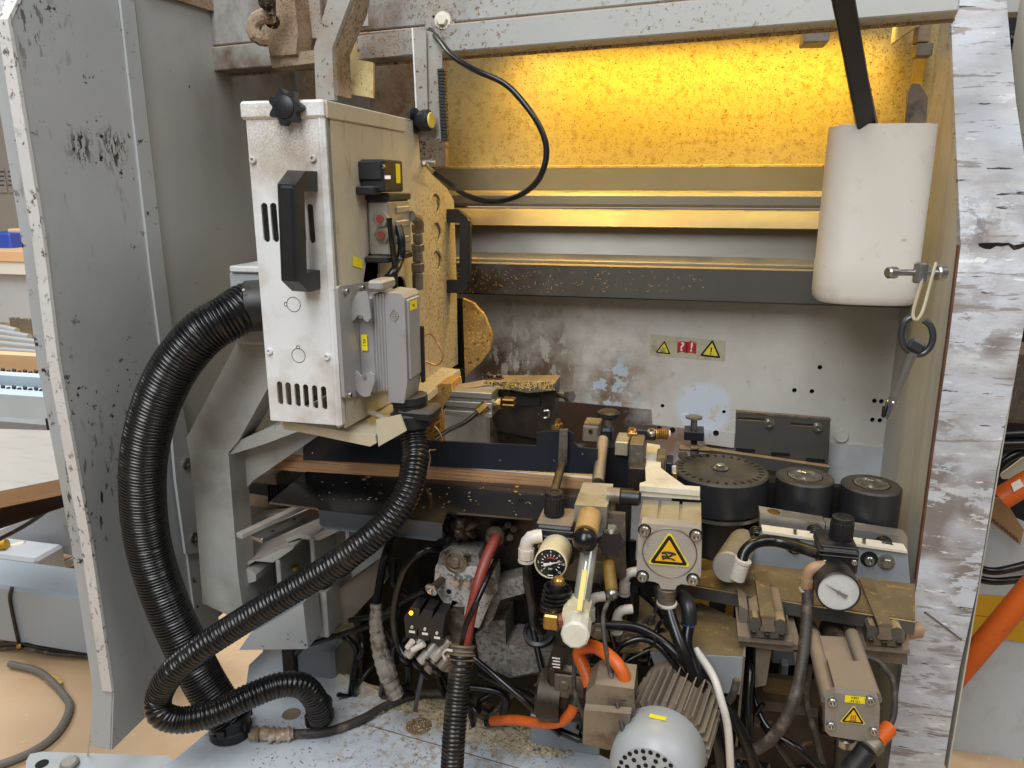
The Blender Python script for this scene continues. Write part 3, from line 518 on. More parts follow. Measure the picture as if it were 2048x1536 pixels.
# handles
def handle(parent, p0, p1, out, w=.0105, st=.045):
    out = Vector(out); p0, p1 = Vector(p0), Vector(p1); ax = (p1 - p0).normalized(); sd = ax.cross(out).normalized(); b = B()
    o_ = [p0 - ax * .012, p0 + out * (st * .55) - ax * .012, p0 + out * st + ax * .004, p1 + out * st - ax * .004, p1 + out * (st * .55) + ax * .012, p1 + ax * .012,
          p1 - ax * .012, p1 + out * (st * .62) - ax * .012, p0 + out * (st * .62) + ax * .012, p0 + ax * .012]
    b.prism([q - sd * w for q in o_], sd * 2 * w); h = P('handle', b, M['black_plastic'], parent)
    P('handle_grip', B().box((p0 + p1) / 2 + out * (st + .001), (1, 1, 1), .1) if 0 else bar(B(), p0 + out * (st - .004) + ax * .004, p1 + out * (st - .004) - ax * .004, w * 1.7, .014, .004, out), M['black_plastic'], h)
    for q in (p0, p1): screw(h, q + out * (st * .5) - ax * 0, out, .004)
handle(t, at(618, 362, YH), at(624, 558, YH), NF, .0115, .056)
handle(t, atx(897, 432, XH), atx(897, 572, XH), (1, 0, 0), .012, .040)
b = B(); c = at(568, 214, YH - .018); n_ = 48
b.prism([c + V(math.cos(a), 0, math.sin(a)) * (.0185 + .0032 * math.cos(7 * a)) for a in [2 * math.pi * k / n_ for k in range(n_)]], (0, .013, 0)); P('star_knob', b, M['black_plastic'], t)
P('knob_shaft', B().cyl(c + V(0, .012, 0), c + V(0, .02, 0), .006), M['steel'], t); P('knob_cap', B().lathe(c, NF, [(.0135, -.001), (.013, .0015), (.009, .003), (.003, .0036)], 20), M['black_plastic'], t)
# base tray under the head
P('base_tray', B().pp([(560, 842), (750, 872), (753, 886), (740, 893), (620, 868), (566, 858)], .93, .40), M['cream'], t)
P('tray_end', B().pp([(752, 840), (800, 830), (812, 862), (757, 893)], .932, .004), M['cream'], t)
b = B(); c = at(922, 672, 1.43); pts = [at(925, 597, 1.43), at(947, 607, 1.43), at(968, 630, 1.43), at(983, 668, 1.43), at(980, 700, 1.43), at(962, 725, 1.43), at(940, 745, 1.43), at(930, 752, 1.43)]
P('guard_disc', b.prism(pts, (0, .012, 0)), M['sawdust'], t); P('disc_gap', B().pp([(905, 597), (926, 597), (930, 752), (905, 740)], 1.47, .01), M['hole'], t)
P('nozzle', B().pp([(840, 790), (880, 768), (902, 768), (904, 785), (878, 828), (862, 835)], 1.2, .06), M['sawdust'], t)
P('foot_post', B().pb(850, 800, 880, 900, 1.28, .03), M['sawdust'], t); P('back_post', B().pb(905, 740, 925, 800, 1.42, .02), M['hole'], t)
# stud with cable lug
p_ = atx(845, 325, XH); P('stud', B().cyl(p_, p_ + V(.016, 0, 0), .007, n=12).cyl(p_ + V(.016, 0, 0), p_ + V(.022, 0, 0), .004, n=10), M['steel'], t)
# ------------------------------------------------------------------ solenoid valve on the side of the head
t = T('solenoid_valve', 'dusty solenoid valve with black coil on the head side', 'valve', atx(800, 510, XH))
XV = XH + .035
P('coil', B().sb(768, 320, 806, 384, XV, .034, .002), M['black_plastic'], t); P('coil_front', B().bb((XH, atx(768, 350, XV).y - .004, atx(768, 360, XV).z), (XV - .002, atx(768, 350, XV).y, atx(768, 322, XV).z), .002), M['black_plastic'], t)
label_plate(t, atx(796, 347, XV + .0003), (0, 1, 0), (0, 0, 1), .016, .026, [], .004); P('white_mark', B().pb(764, 351, 781, 358, .999, .0005, 0), M['white_sign'], t)
screw(t, at(766, 333, .999), NF, .003); P('plug', B().bb((XH, atx(760, 380, XV).y, atx(770, 390, XV).z), (XV - .008, atx(775, 380, XV).y, atx(770, 372, XV).z), .002), M['black_plastic'], t)
P('top_cap', B().sb(778, 386, 822, 400, XV, .035), M['black_plastic'], t); P('body', B().sb(779, 400, 822, 508, XV - .002, .032, .003), M['alu'], t); P('bottom_cap', B().sb(776, 508, 826, 520, XV, .035), M['black_plastic'], t)
for y in (412, 440, 472): P('body_rib', B().sb(795, y, 820, y + 14, XV + .001, .004), M['alu'], t)
for (x, y) in ((760, 438), (763, 470)):
    p = atx(x, y, XV - .012); f_ = P('fitting', B().cyl(p, p + V(-.002, .05, -.006), .009, bev=.002).cyl(p, p + V(0, .012, 0), .0115, n=6), M['steel_dirty'], t); P('fitting_cap', B().cyl(p + V(0, -.002, 0), p + V(0, -.0002, 0), .0055), M['red_hose'], f_)
for y0, y1, r in ((448, 466, .010), (468, 486, .008), (488, 503, .0105), (504, 524, .0085), (526, 545, .0105), (546, 580, .009)):
    P('muffler_stack', B().cyl(atx(835, y0, XV - .01), atx(836, y1 - 1, XV - .01), r, n=8, bev=.001), M['steel_dirty'], t)
P('elbow', B().tube([atx(822, 432, XV), atx(834, 438, XV + .004), atx(838, 450, XV)], .008, 10), M['steel_dirty'], t)
cable('valve_hose', 'thin black air hose dropping from the valve fittings', [(atx(778, 436, XV + .004),), (atx(783, 480, XV + .006),), (atx(790, 540, XV + .004),), (atx(791, 590, XV),)], .004, 'rubber')
cable('valve_hose', 'thicker black air hose bending into the oval opening', [(atx(796, 452, XV),), (atx(803, 480, XV + .006),), (atx(800, 520, XV + .004),), (atx(782, 550, XV),), (atx(758, 568, XH + .005),), (atx(744, 572, XH - .03),)], .006, 'rubber')
lb_ = T('label_tag', 'small yellow tag stuck beside the oval opening', 'tag', atx(715, 530, XH)); label_plate(lb_, atx(715, 525, XH + .0008), (0, 1, -.25), (0, .2, 1), .03, .013, [], .006)
# ------------------------------------------------------------------ heavy duty connector
t = T('cable_connector', 'grey ribbed cable connector with locking levers on the head', 'connector', atx(770, 800, XH))
P('flange', B().sp([(676, 577), (680, 572), (770, 560), (776, 566), (790, 780), (694, 797), (690, 794)], XH + .006, .005), M['grey_conn'], t)
for x, y in ((690, 583), (697, 790), (722, 576)): screw(t, atx(x, y, XH + .006), (1, 0, 0), .005)
YC, XC = .955, -.36; zt2 = at(770, 590, YC).z; zb3 = at(780, 788, YC).z
P('bulkhead', B().bb((XH + .005, YC + .002, zb3), (-.4115, YC + .055, zt2 - .004), .002), M['grey_conn'], t)
for i in range(4): P('rib', B().bb((-.4105 + i * .0042, YC - .001, zb3 + .003), (-.4075 + i * .0042, YC + .058, zt2 + .001), .001), M['grey_conn'], t)
P('hood_core', B().bb((-.412, YC + .001, zb3 + .004), (-.392, YC + .056, zt2 - .001), .002), M['grey_conn'], t)
b = B(); hz = [(XC - .024, zt2 + .004), (XC - .003, zt2 + .002), (XC, zt2 - .003), (XC, zb3 + .012), (XC - .006, zb3 - .014), (XC - .026, zb3 - .012), (XC - .028, zb3 + .006)]
XC = at(812, 690, YC).x; hz = [(-.394, zt2 + .004), (XC - .004, zt2 + .002), (XC, zt2 - .004), (XC, zb3 + .018), (XC - .006, zb3 - .012), (XC - .028, zb3 - .012), (-.394, zb3 + .004)]
P('hood', B().prism([V(a, YC, c) for a, c in hz], (0, .056, 0)), M['grey_conn'], t)
P('hood_bevel', B().bb((XC - .001, YC + .006, zb3 + .02), (XC + .003, YC + .05, zt2 - .006), .003), M['grey_conn'], t)
def lev(pix, Y): return B().pp(pix, Y, .003)
lv = P('locking_lever', lev([(692, 640), (690, 625), (712, 590), (716, 584), (732, 582), (736, 590), (742, 636), (735, 644), (728, 640), (722, 632), (716, 630), (708, 640), (700, 644)], YC - .018), M['grey_conn'], t)
P('pivot', B().cyl(at(698, 632, YC - .021), at(698, 632, YC), .003), M['steel'], lv); P('pivot', B().cyl(at(721, 633, YC - .021), at(721, 633, YC), .0028), M['steel'], lv)
P('lever_tab', B().pb(734, 562, 764, 582, YC - .016, .05, .003), M['grey_conn'], lv)
lv = P('locking_lever', lev([(697, 752), (700, 742), (712, 741), (722, 752), (728, 754), (738, 744), (748, 750), (750, 760), (740, 792), (728, 794), (715, 785)], YC - .018), M['grey_conn'], t)
P('pivot', B().cyl(at(705, 751, YC - .021), at(705, 751, YC), .003), M['steel'], lv); P('pivot', B().cyl(at(728, 753, YC - .021), at(728, 753, YC), .0028), M['steel'], lv)
P('slot', B().pb(712, 640, 717, 745, YC + .0005, .002, 0), M['ink'], t)
label_plate(t, at(729, 685, YC - .0006), (0, 0, -1), (1, 0, 0), .022, .0085, ['XS 1'], .0055)
label_plate(t, V(XC + .0035, YC + .024, zt2 - .016), (0, 1, 0), (0, 0, 1), .026, .012, ['XS 1'], .005)
text('L', .006, at(711, 690, YC + .0015), (0, 0, -1), (1, 0, 0), t, M['ink'])
c = at(789, 632, YC - .0004); b = B()
for i in range(5): w_ = .0045 - abs(i - 2) * .0014; b.tube([c + V(-w_, 0, (2 - i) * .003), c + V(w_, 0, (2 - i) * .003)], .0005, 4)
b.tube([c + V(0, 0, .009), c + V(.006, 0, 0), c + V(0, 0, -.009)], .0004, 4); b.tube([c + V(0, 0, .009), c + V(-.006, 0, 0), c + V(0, 0, -.009)], .0004, 4); P('emblem', b, M['steel_dirty'], t)
P('cable_gland', B().lathe(at(818, 790, .985), (.05, 0, -1), [(.026, 0), (.026, .01), (.024, .012), (.024, .022), (.029, .026), (.029, .043), (.024, .047)], 14), M['black_plastic'], t)
P('gland_clip', B().pb(792, 822, 862, 845, .96, .05, .004), M['black_plastic'], t)
P('side_gasket', B().bb((XC + .001, YC + .05, zb3 + .005), (XC + .006, YC + .058, zt2 - .05), .001), M['ink'], t)
w_ = at(706, 818, .995); cg = T('small_gland', 'pale nylon gland with thin cream cable below the connector', 'gland', w_)
P('nut', B().lathe(w_, (1, -.2, 0), [(.012, -.004), (.012, .006), (.0085, .007), (.0085, .012)], 6), M['white_plastic'], cg); P('lead', B().tube([at(712, 817, .99), at(745, 826, .985), (at(775, 838, .985)), at(800, 850, 1.0), at(830, 860, 1.05)], .0042, 8), M['white_plastic'], cg)
cable('copper_wire', 'thin copper coloured wire looping beside the connector gland', [(868, 822, 1.1), (882, 818, 1.1), (884, 838, 1.1), (868, 850, 1.1), (876, 860, 1.1), (884, 880, 1.1), (872, 898, 1.1), (858, 902, 1.08), (860, 920, 1.08), (852, 950, 1.07)], .0014, 'copper', 6)
cable('sensor_wire', 'thin brown sensor wire bowing out from the dusty plate', [(845, 672, 1.12), (862, 668, 1.15), (880, 695, 1.15), (886, 715, 1.15), (874, 730, 1.15), (848, 722, 1.14)], .0018, 'copper', 6)
# white junction box behind + bracket
t = T('junction_box', 'pale box behind the head where the large hose enters', 'box', at(500, 690, 1.0)); P('box_body', B().pb(462, 545, 560, 690, 1.02, .2, .004), M['guard'], t); P('box_rim', B().pb(458, 533, 545, 546, 1.015, .2, .002), M['white_paint'], t)
t = T('support_bracket', 'grey cast support bracket sloping down behind the large hose', 'bracket', at(440, 1230, 1.13))
P('arm', B().pp([(478, 676), (545, 684), (545, 760), (478, 880), (457, 905), (464, 1000), (476, 1150), (487, 1228), (455, 1230), (405, 1206), (392, 1030), (379, 910), (373, 876)], 1.03, .05), M['cast_grey'], t)
P('web', B().pp([(455, 905), (530, 890), (625, 852), (650, 862), (505, 962), (468, 1004)], 1.075, .015), M['cast_grey'], t); P('rib', B().pp([(476, 882), (545, 852), (620, 838), (625, 852), (530, 888), (458, 910)], 1.035, .045), M['cast_grey'], t)
# ------------------------------------------------------------------ large hose and small conduit
rL = .0335
hp = [(540, 612, 1.0), (500, 610, .99), (462, 632, .965), (400, 672, .94), (340, 750, .925), (300, 850, .92), (285, 960, .925), (297, 1090, .94), (335, 1210, .95), (390, 1330, .955), (430, 1400, .955), (458, 1440, .955)]
t = T('suction_hose', 'large black ribbed suction hose arching down beside the guard', 'hose', at(460, 1470, 1.03))
P('ribbed_hose', B().tube([at(*p) for p in hp], rL, 28, .0009, corr(rL, .0052, .0022)), M['hose'], t, 60)
P('top_cuff', B().cyl(at(490, 613, .985), at(540, 610, 1.0), .037, bev=.003), M['black_plastic'], t); P('cuff_pin', B().sph(at(487, 580, .955), .002), M['white_plastic'], t)
zb_ = .42; q = atz(462, 1466, zb_)
P('bottom_cuff', B().lathe(q, (0, .05, 1), [(.034, 0), (.034, .014), (.031, .016), (.031, .03), (.033, .031), (.033, .038), (.029, .04)], 24), M['black_plastic'], t)
for a in range(5): P('cuff_tab', B().box(q + V(math.cos(a * 1.2 - 2.6) * .032, math.sin(a * 1.2 - 2.6) * .032, .024), (.012, .012, .014), .002, Matrix.Rotation(a * 1.2 - 2.6, 3, 'Z')), M['black_plastic'], t)
rS = .0195
sp_ = [(822, 835, .985), (828, 880, .975), (830, 920, .955), (815, 985, .925), (770, 1050, .90), (700, 1108, .885), (620, 1160, .875), (540, 1208, .862), (460, 1258, .85), (400, 1298, .835), (345, 1345, .83), (318, 1392, .835), (322, 1428, .83), (365, 1440, .845), (430, 1425, .865), (500, 1392, .895), (560, 1370, .92), (605, 1372, .94), (632, 1402, .955), (640, 1436, .965)]
t = T('cable_conduit', 'slim black ribbed conduit from connector curling onto the base', 'hose', atz(640, 1450, zb_))
P('ribbed_conduit', B().tube([at(*p) for p in sp_], rS, 20, .0011, corr(rS, .0062, .0018)), M['hose'], t, 60)
q = atz(640, 1448, zb_); P('elbow_base', B().box(q + V(0, 0, .015), (.04, .04, .03), .006), M['black_plastic'], t); P('elbow_collar', B().lathe(q + V(0, 0, .03), (0, .1, 1), [(.0225, 0), (.0225, .014), (.021, .016)], 16), M['black_plastic'], t)
# ------------------------------------------------------------------ base box at the bottom
t = T('base_cabinet', 'pale blue grey base cabinet top strewn with sawdust', 'cabinet', atz(700, 1500, .3))
bt = [(250, 1600), (487, 1405), (498, 1330), (545, 1285), (640, 1330), (780, 1392), (900, 1424), (1165, 1492), (1260, 1540), (1260, 1640), (250, 1640)]
P('top_sheet', B().zp(bt, zb_, .02), M['base_blue'], t)
b = B(); pt = [atz(x, y, zb_ - .02) for x, y in bt[:8]]
P('side_skirt', B().prism([p + V(.004, .0, 0) for p in pt] + [p + V(.008, .004, 0) for p in pt[::-1]], (0, 0, -.34)), M['base_blue'], t)
P('seam_strip', bar(B(), atz(700, 1440, zb_ + .0006), atz(1120, 1560, zb_ + .0006), .0016, .0012), M['brown_edge'], t)
for x, y in ((1074, 1500), (680, 1390)): P('dome_screw', B().sph(atz(x, y, zb_), .007, 12, k=.6), M['steel'], t)
for x, y, r in ((583, 1428, .016), (838, 1452, .022)): P('pressed_disc', B().lathe(atz(x, y, zb_), (0, 0, 1), [(r, 0), (r * .95, .0008)], 20), M['steel_dirty'] if r < .02 else M['oily_light'], t)
# sawdust heap
b = B(); random.seed(3)
def heap(b, cx, cy, rx, ry, h, n=34):
    g = {}; vs_ = []; fs_ = []
    for i in range(n):
        for j in range(n):
            u = i / (n - 1) * 2 - 1; v = j / (n - 1) * 2 - 1; rr_ = math.hypot(u, v) + random.uniform(-.12, .12); z = max(0, 1 - rr_) ** .8 * h * random.uniform(.55, 1.2) - .0012
            p = atz(cx + u * rx + v * ry * .3, cy + v * ry + u * rx * .25, zb_); vs_.append(p + V(0, 0, z))
    for i in range(n - 1):
        for j in range(n - 1): fs_.append((i * n + j, i * n + n + j, i * n + n + j + 1, i * n + j + 1))
    b.add(vs_, fs_)
heap(b, 1000, 1462, 150, 40, .014); heap(b, 830, 1412, 90, 24, .008); heap(b, 950, 1445, 60, 25, .012)
ST('sawdust_heap', b, M['heap'], None, 'stuff')
cable('splice_cable', 'grey cable with taped splice end lying on the base cabinet', [(atz(x, y, .429),) for x, y in ((575, 1468), (650, 1464), (720, 1440), (780, 1408), (850, 1388), (930, 1395), (985, 1420))], .0075, 'rubber_dusty', 10)
b = B(); b.tube([atz(x, y, .432) for x, y in ((497, 1473), (520, 1466), (550, 1470), (588, 1467))], .013, 9, .003, lambda s: .011 + .0035 * math.sin(s * 900) * math.sin(s * 420) - (.006 if s < .004 else 0)); S1('taped_splice', b, M['wrap'], 'crumpled clear tape wrapped round the cable splice end', 'tape', None, 50)
def u(px, py, Y): return (at(px, py, Y) - _C).dot(_f) / FPX
# ------------------------------------------------------------------ upper left mechanism
t = T('hanger_bar', 'bent grey flat bar hanging in front of the top beam', 'bracket', at(650, 190, 1.12))
P('bar_front', B().pp([(668, -40), (655, 0), (628, 96), (632, 200), (668, 200), (664, 96), (700, 0), (712, -40)], 1.16, .012), M['dusty_grey'], t)
P('bar_side', B().pp([(712, -40), (701, 0), (665, 96), (669, 190), (676, 190), (672, 100), (706, 20), (718, -40)], 1.172, .05), M['dusty'], t)
P('dust_plate', B().pp([(671, 100), (706, 20), (712, 118), (746, 125), (746, 196), (670, 183)], 1.24, .006), M['panel_lamp'], t)
t = T('bolted_plate', 'speckled mounting plate bolted onto the top beam', 'plate', at(885, 90, 1.27)); P('plate', B().pp([(850, -40), (905, -40), (911, 84), (868, 86), (862, 60), (850, 58)], 1.285, .01), M['dusty_grey'], t); bolt(t, at(886, 41, 1.285), NF, .009, 'cream_paint'); P('bore', B().lathe(at(867, 33, 1.2848), NF, [(.002, 0), (.002, .0006)], 8), M['hole'], t)
t = T('slotted_plate', 'speckled grey plate with a long dark slot left of bolt', 'plate', at(780, 66, 1.31)); P('plate', B().pp([(706, -40), (850, -40), (850, 100), (712, 112)], 1.318, .006, [[(710, 54), (849, 40), (849, 58), (711, 70)]]), M['dusty_grey'], t)
P('slot_back', B().pp([(706, 45), (850, 30), (850, 64), (706, 76)], 1.326, .003), M['ink'], t); P('ledge', B().pp([(711, 72), (826, 60), (826, 108), (713, 119)], 1.30, .016), M['dusty_grey'], t)
t = T('strip_bracket', 'tall grey angle bracket holding a black brush strip', 'bracket', at(860, 285, 1.24))
P('left_leg', B().pp([(825, 57), (852, 62), (856, 262), (834, 256)], 1.235, .003), M['dusty_grey'], t); P('right_leg', B().pp([(852, 60), (883, 72), (887, 283), (838, 274), (838, 255), (856, 262)], 1.242, .003), M['dusty_grey'], t)
P('left_edge', B().pp([(823, 56), (826, 56), (836, 258), (833, 258)], 1.233, .006), M['white_paint'], t)
b = B(); 
for i in range(22): y = 137 + i * 6.6; x = 874 + i * .35; P('brush_tooth', B().pb(x, y, x + 13, y + 6.2, 1.232, .014, .0008), M['black_plastic'], t)
kp = at(851, 240, 1.21); kb = P('clamp_knob', B().lathe(kp + V(-.018, .01, 0), (1, -.15, 0), [(.01, 0), (.014, .004), (.0165, .012), (.0165, .022), (.012, .026)], 12), M['black_plastic'], t); P('knob_cap', B().lathe(kp + V(.007, .006, 0), (1, -.15, 0), [(.0125, 0), (.0115, .002)], 16), M['tube_yellow'], kb); P('knob_washer', B().lathe(kp + V(-.024, .012, 0), (1, -.15, 0), [(.02, 0), (.02, .004)], 14), M['black_plastic'], kb)
cable('safety_cable', 'thin black cable looping in front of the lit panel', [(860, 60, 1.27), (880, 82, 1.22), (905, 112, 1.18), (950, 140, 1.15), (1010, 168, 1.14), (1055, 215, 1.13), (1085, 265, 1.13), (1093, 310, 1.13), (1078, 358, 1.13), (1040, 390, 1.14), (985, 403, 1.16), (935, 392, 1.18), (900, 368, 1.20), (870, 347, 1.22)], .0044, 'rubber')
P('cable_lug', B().tube([atx(848, 326, XH + .02), atx(860, 338, XH + .02), atx(872, 348, XH + .02)], .003, 6), M['steel'], HD)
t = T('clamp_lever', 'sawdust caked clamp lever at the upper left corner', 'clamp', at(560, 110, 1.25))
P('lever_block', B().pp([(520, -20), (586, -20), (596, 60), (592, 108), (540, 112), (530, 60)], 1.25, .05), M['dusty'], t); P('rod', B().cyl(at(540, -30, 1.2), at(542, 30, 1.2), .008), M['rubber_dusty'], t); P('ball', B().sph(at(534, 2, 1.19), .014), M['ink'], t)
P('hook', B().tube([at(545, 30, 1.21), at(518, 36, 1.21), at(507, 56, 1.21), at(514, 74, 1.21), at(534, 78, 1.22)], .012, 10), M['dusty'], t); P('pivot', B().lathe(at(548, 44, 1.23), NF, [(.011, 0), (.011, .01), (.006, .012)], 12), M['ink'], t)
P('foot_rail', B().pp([(538, 112), (640, 98), (642, 124), (545, 136)], 1.26, .04), M['dusty'], t); P('rear_plate', B().pb(595, -20, 640, 78, 1.3, .01), M['dusty_grey'], t); P('rear_column', B().pb(598, 135, 640, 200, 1.5, .04), M['dusty'], t)
P('inner_wall', B().pb(740, 100, 890, 335, 1.5, .02), M['dusty'], t)
# ------------------------------------------------------------------ canister with tools
t = T('tool_canister', 'white plastic canister with cut open top hung on panel', 'canister', at(1765, 610, 1.22))
YT = 1.22; ux = u(1770, 420, YT); ct = at(1778, 228, YT); cb = at(1760, 600, YT); rc = 103 * ux; hh = ct.z - cb.z
def rsq(r, n=32, e=.62):
    o = []
    for k in range(n):
        a = 2 * math.pi * k / n; c_, s_ = math.cos(a), math.sin(a); o.append((r * math.copysign(abs(c_) ** e, c_), r * .8 * math.copysign(abs(s_) ** e, s_)))
    return o
vs_ = []; fs_ = []; prof = [(.93, 0), (.98, .004), (1.0, .014), (1.006, .058), (.99, .062), (.985, .2), (.975, hh), (.945, hh), (.945, .1)]
cx, cy_ = (ct.x + cb.x) / 2, YT + .08
for k, (s, h) in enumerate(prof):
    for i, (a, c) in enumerate(rsq(rc)): vs_.append(V(cx + a * s, cy_ + c * s, cb.z - .012 + h + (random.uniform(-.002, .002) if k in (6, 7) else 0)))
for k in range(len(prof) - 1):
    for i in range(32): j = (i + 1) % 32; fs_.append((k * 32 + i, k * 32 + j, k * 32 + 32 + j, k * 32 + 32 + i))
fs_.append(tuple(range(31, -1, -1))); fs_.append(tuple((len(prof) - 1) * 32 + i for i in range(32)))
P('shell', B().add(vs_, fs_), M['canister'], t, 40)
t = T('scraper_handle', 'long black bar leaning out of the white canister', 'tool', at(1740, 240, 1.27)); P('bar', bar(B(), at(1735, 262, 1.26), at(1672, -80, 1.02), .026, .007, .002, (0, 1, 0)), M['black_plastic'], t); P('bar_edge', bar(B(), at(1718, 262, 1.262), at(1655, -80, 1.022), .005, .009, .001, (0, 1, 0)), M['steel'], t); P('grip', B().tube([at(1738, 255, 1.29), at(1722, 180, 1.29), at(1715, 150, 1.29)], .013, 10), M['sleeve'], t)
S1('spatula', B().pp([(1812, 255), (1816, 185), (1826, 166), (1840, 168), (1856, 195), (1852, 255)], 1.30, .008), M['sleeve'], 'worn brown grey blade tip poking out of the canister', 'spatula')
# T handle + key
p0 = at(1778, 545, 1.13); p1 = at(1890, 545, 1.17)
t = T('locking_bolt', 'chrome cross bar bolt screwed into the right panel', 'bolt', p1); d_ = (p1 - p0).normalized(); un = u(1800, 545, 1.13)
P('bar', B().cyl(p0, p1, 6.5 * un, bev=.001), M['steel'], t); P('end_knob', B().cyl(p0 - d_ * .003, p0 + d_ * .012, 12 * un, bev=.002), M['steel'], t); q = at(1841, 545, 1.145)
P('cross_head', B().cyl(q + V(0, 0, 20 * un), q - V(0, 0, 21 * un), 14 * un, bev=.002), M['steel'], t); P('end_washer', B().cyl(p1 - d_ * .016, p1 - d_ * .002, 16 * un, bev=.002), M['steel'], t)
t = T('socket_key', 'steel socket key with ring handle hanging from a tie', 'key', at(1775, 838, 1.14)); Yk = 1.135
rg = [at(1806 + 0, 666, Yk), at(1806, 640, Yk), at(1820, 634, Yk - .0), at(1832, 632, Yk)]
ringp = [at(x, y, Yk) for x, y in ((1824, 634), (1810, 644), (1803, 668), (1808, 692), (1824, 706), (1844, 708), (1860, 694), (1866, 672), (1861, 652), (1848, 640))]
P('ring_handle', B().tube(ringp, 6.5 * u(1830, 670, Yk), 10), M['cast_key'], t, 60); P('boss', bar(B(), at(1818, 684, Yk - .002), at(1846, 699, Yk - .002), .010, .016, .003, (0, 0, 1)), M['cast_key'], t)
P('shaft', B().cyl(at(1826, 705, Yk), at(1778, 818, Yk), 10 * un, n=16), M['steel'], t); P('socket', B().cyl(at(1784, 800, Yk), at(1773, 836, Yk), 12.5 * un, bev=.002), M['chrome'], t); P('socket_slot', B().pp([(1766, 812), (1771, 814), (1768, 836), (1763, 834)], Yk - .011, .003), M['hole'], t)
S1('cable_tie', B().tube([at(1850, 540, 1.14), at(1838, 580, 1.135), at(1826, 625, 1.13), at(1832, 640, 1.125), at(1846, 620, 1.135), at(1862, 560, 1.15), at(1872, 525, 1.16)], .0022, 6), M['tie_clear'], 'yellowed plastic tie holding the socket key', 'tie')
# ------------------------------------------------------------------ table plate, board, fence
ZT = .85
t = T('table_plate', 'dark polished steel table plate with scattered chips', 'table plate', atz(800, 1010, ZT))
P('plate', B().zp([(538, 1004), (612, 943), (1000, 966), (1200, 982), (1190, 1050), (1062, 1037), (895, 1023), (886, 1046), (640, 1020), (632, 1016)], ZT, .003, [ring(735, 967, 4, 2.5, 10), ring(762, 987, 5, 3, 10), ring(658, 986, 5, 3, 10), ring(1042, 1000, 5, 3, 10)]), M['table'], t)
yf = atz(760, 1034, ZT).y; P('front_flange', B().prism([atz(637, 1021, ZT), atz(884, 1047, ZT), atz(884, 1047, ZT) - V(0, 0, .020), atz(870, 1047, ZT) - V(0, 0, .026), atz(645, 1024, ZT) - V(0, 0, .026), atz(637, 1021, ZT) - V(0, 0, .020)], (0, .003, 0)), M['blue_steel'], t)
for x, y in ((728, 958), (736, 953), (1034, 972), (1031, 982)): P('countersunk_screw', B().lathe(atz(x, y, ZT + .0002), (0, 0, 1), [(.0045, 0), (.004, .0006)], 10), M['brass'], t)
zt_, zb_2 = at(800, 924, 1.10).z, at(800, 961, 1.10).z
t = T('workpiece_board', 'laminate board with striped wood edge under the head', 'board', at(800, 957, 1.1)); P('laminate', B().bb((at(474, 930, 1.1).x, 1.10, zt_ - .0015), (at(1184, 950, 1.1).x, 1.19, zt_), 0), M['far_white'], t)
n3 = 5
for i in range(n3): P('veneer_layer', B().bb((at(474, 930, 1.1).x, 1.10 + .0006 * (i % 2), zb_2 + (zt_ - .0015 - zb_2) * i / n3), (at(1186, 950, 1.1).x, 1.185, zb_2 + (zt_ - .0015 - zb_2) * (i + 1) / n3 - .0004), 0), M['wood'], t)
t = T('fence_plate', 'black steel fence plate standing above the board', 'fence plate', at(900, 935, 1.16)); P('plate', B().pp([(606, 876), (613, 868), (866, 882), (1073, 892), (1073, 866), (1084, 863), (1140, 863), (1148, 869), (1149, 888), (1156, 895), (1196, 899), (1194, 949), (606, 920)], 1.0985, .005), M['black_steel'], t)
for x, y in ((1000, 921), (1108, 921), (625, 906), (1165, 908)): P('rivet', B().sph(at(x, y, 1.0985), .0018, 8), M['steel'], t)
t = T('pressure_lever', 'dark flat lever rising over the black fence', 'lever', at(1100, 1000, 1.05)); P('blade', B().pp([(1119, 860), (1135, 860), (1134, 932), (1116, 932)], 1.088, .006), M['oily_light'], t); P('rod', B().cyl(at(1124, 930, 1.09), at(1108, 985, 1.0), .0065), M['oily'], t)
# dirty feed block with cylinder
t = T('feed_block', 'oily black feed block caked with shavings beside fence', 'block', at(1050, 890, 1.25))
P('block', B().pp([(975, 772), (1020, 776), (1022, 787), (1048, 782), (1056, 786), (1070, 782), (1108, 780), (1112, 770), (1108, 885), (995, 862), (980, 830)], 1.26, .04), M['oily'], t); P('cap', B().pp([(968, 764), (1112, 764), (1108, 781), (1056, 786), (1018, 779), (966, 778)], 1.245, .05), M['oily_light'], t); P('slot', B().pp([(1018, 790), (1080, 796), (1080, 810), (1030, 812), (1016, 800)], 1.255, .004), M['hole'], t)
P('pedestal', B().pp([(992, 858), (1100, 862), (1094, 900), (1000, 900)], 1.27, .07), M['oily'], t); P('hook_pin', B().tube([at(1088, 822, 1.25), at(1098, 822, 1.25), at(1096, 834, 1.25), at(1088, 836, 1.25)], .002, 6), M['steel'], t)
P('bolt_shank', B().cyl(at(1110, 788, 1.29), at(1134, 792, 1.27), .0055), M['steel_dirty'], t); P('bolt_head', B().cyl(at(1134, 792, 1.27), at(1143, 793, 1.262), .010, n=6), M['steel'], t); P('side_nut', B().lathe(at(1112, 856, 1.27), (0, 0, 1), [(.012, 0), (.012, .008), (.008, .010), (.008, .016)], 10), M['brass'], t)
P('link_bar', B().prism([at(892, 784, 1.2), at(1010, 764, 1.26), at(1014, 770, 1.26), at(892, 792, 1.2)], (0, .03, .004)), M['steel_dirty'], t)
for x in (981, 998): bolt(t, at(x, 757, 1.27), (0, 0, 1), .006, 'oily')
t = T('pneumatic_cylinder', 'small finned aluminium cylinder left of the oily block', 'cylinder', at(930, 830, 1.2))
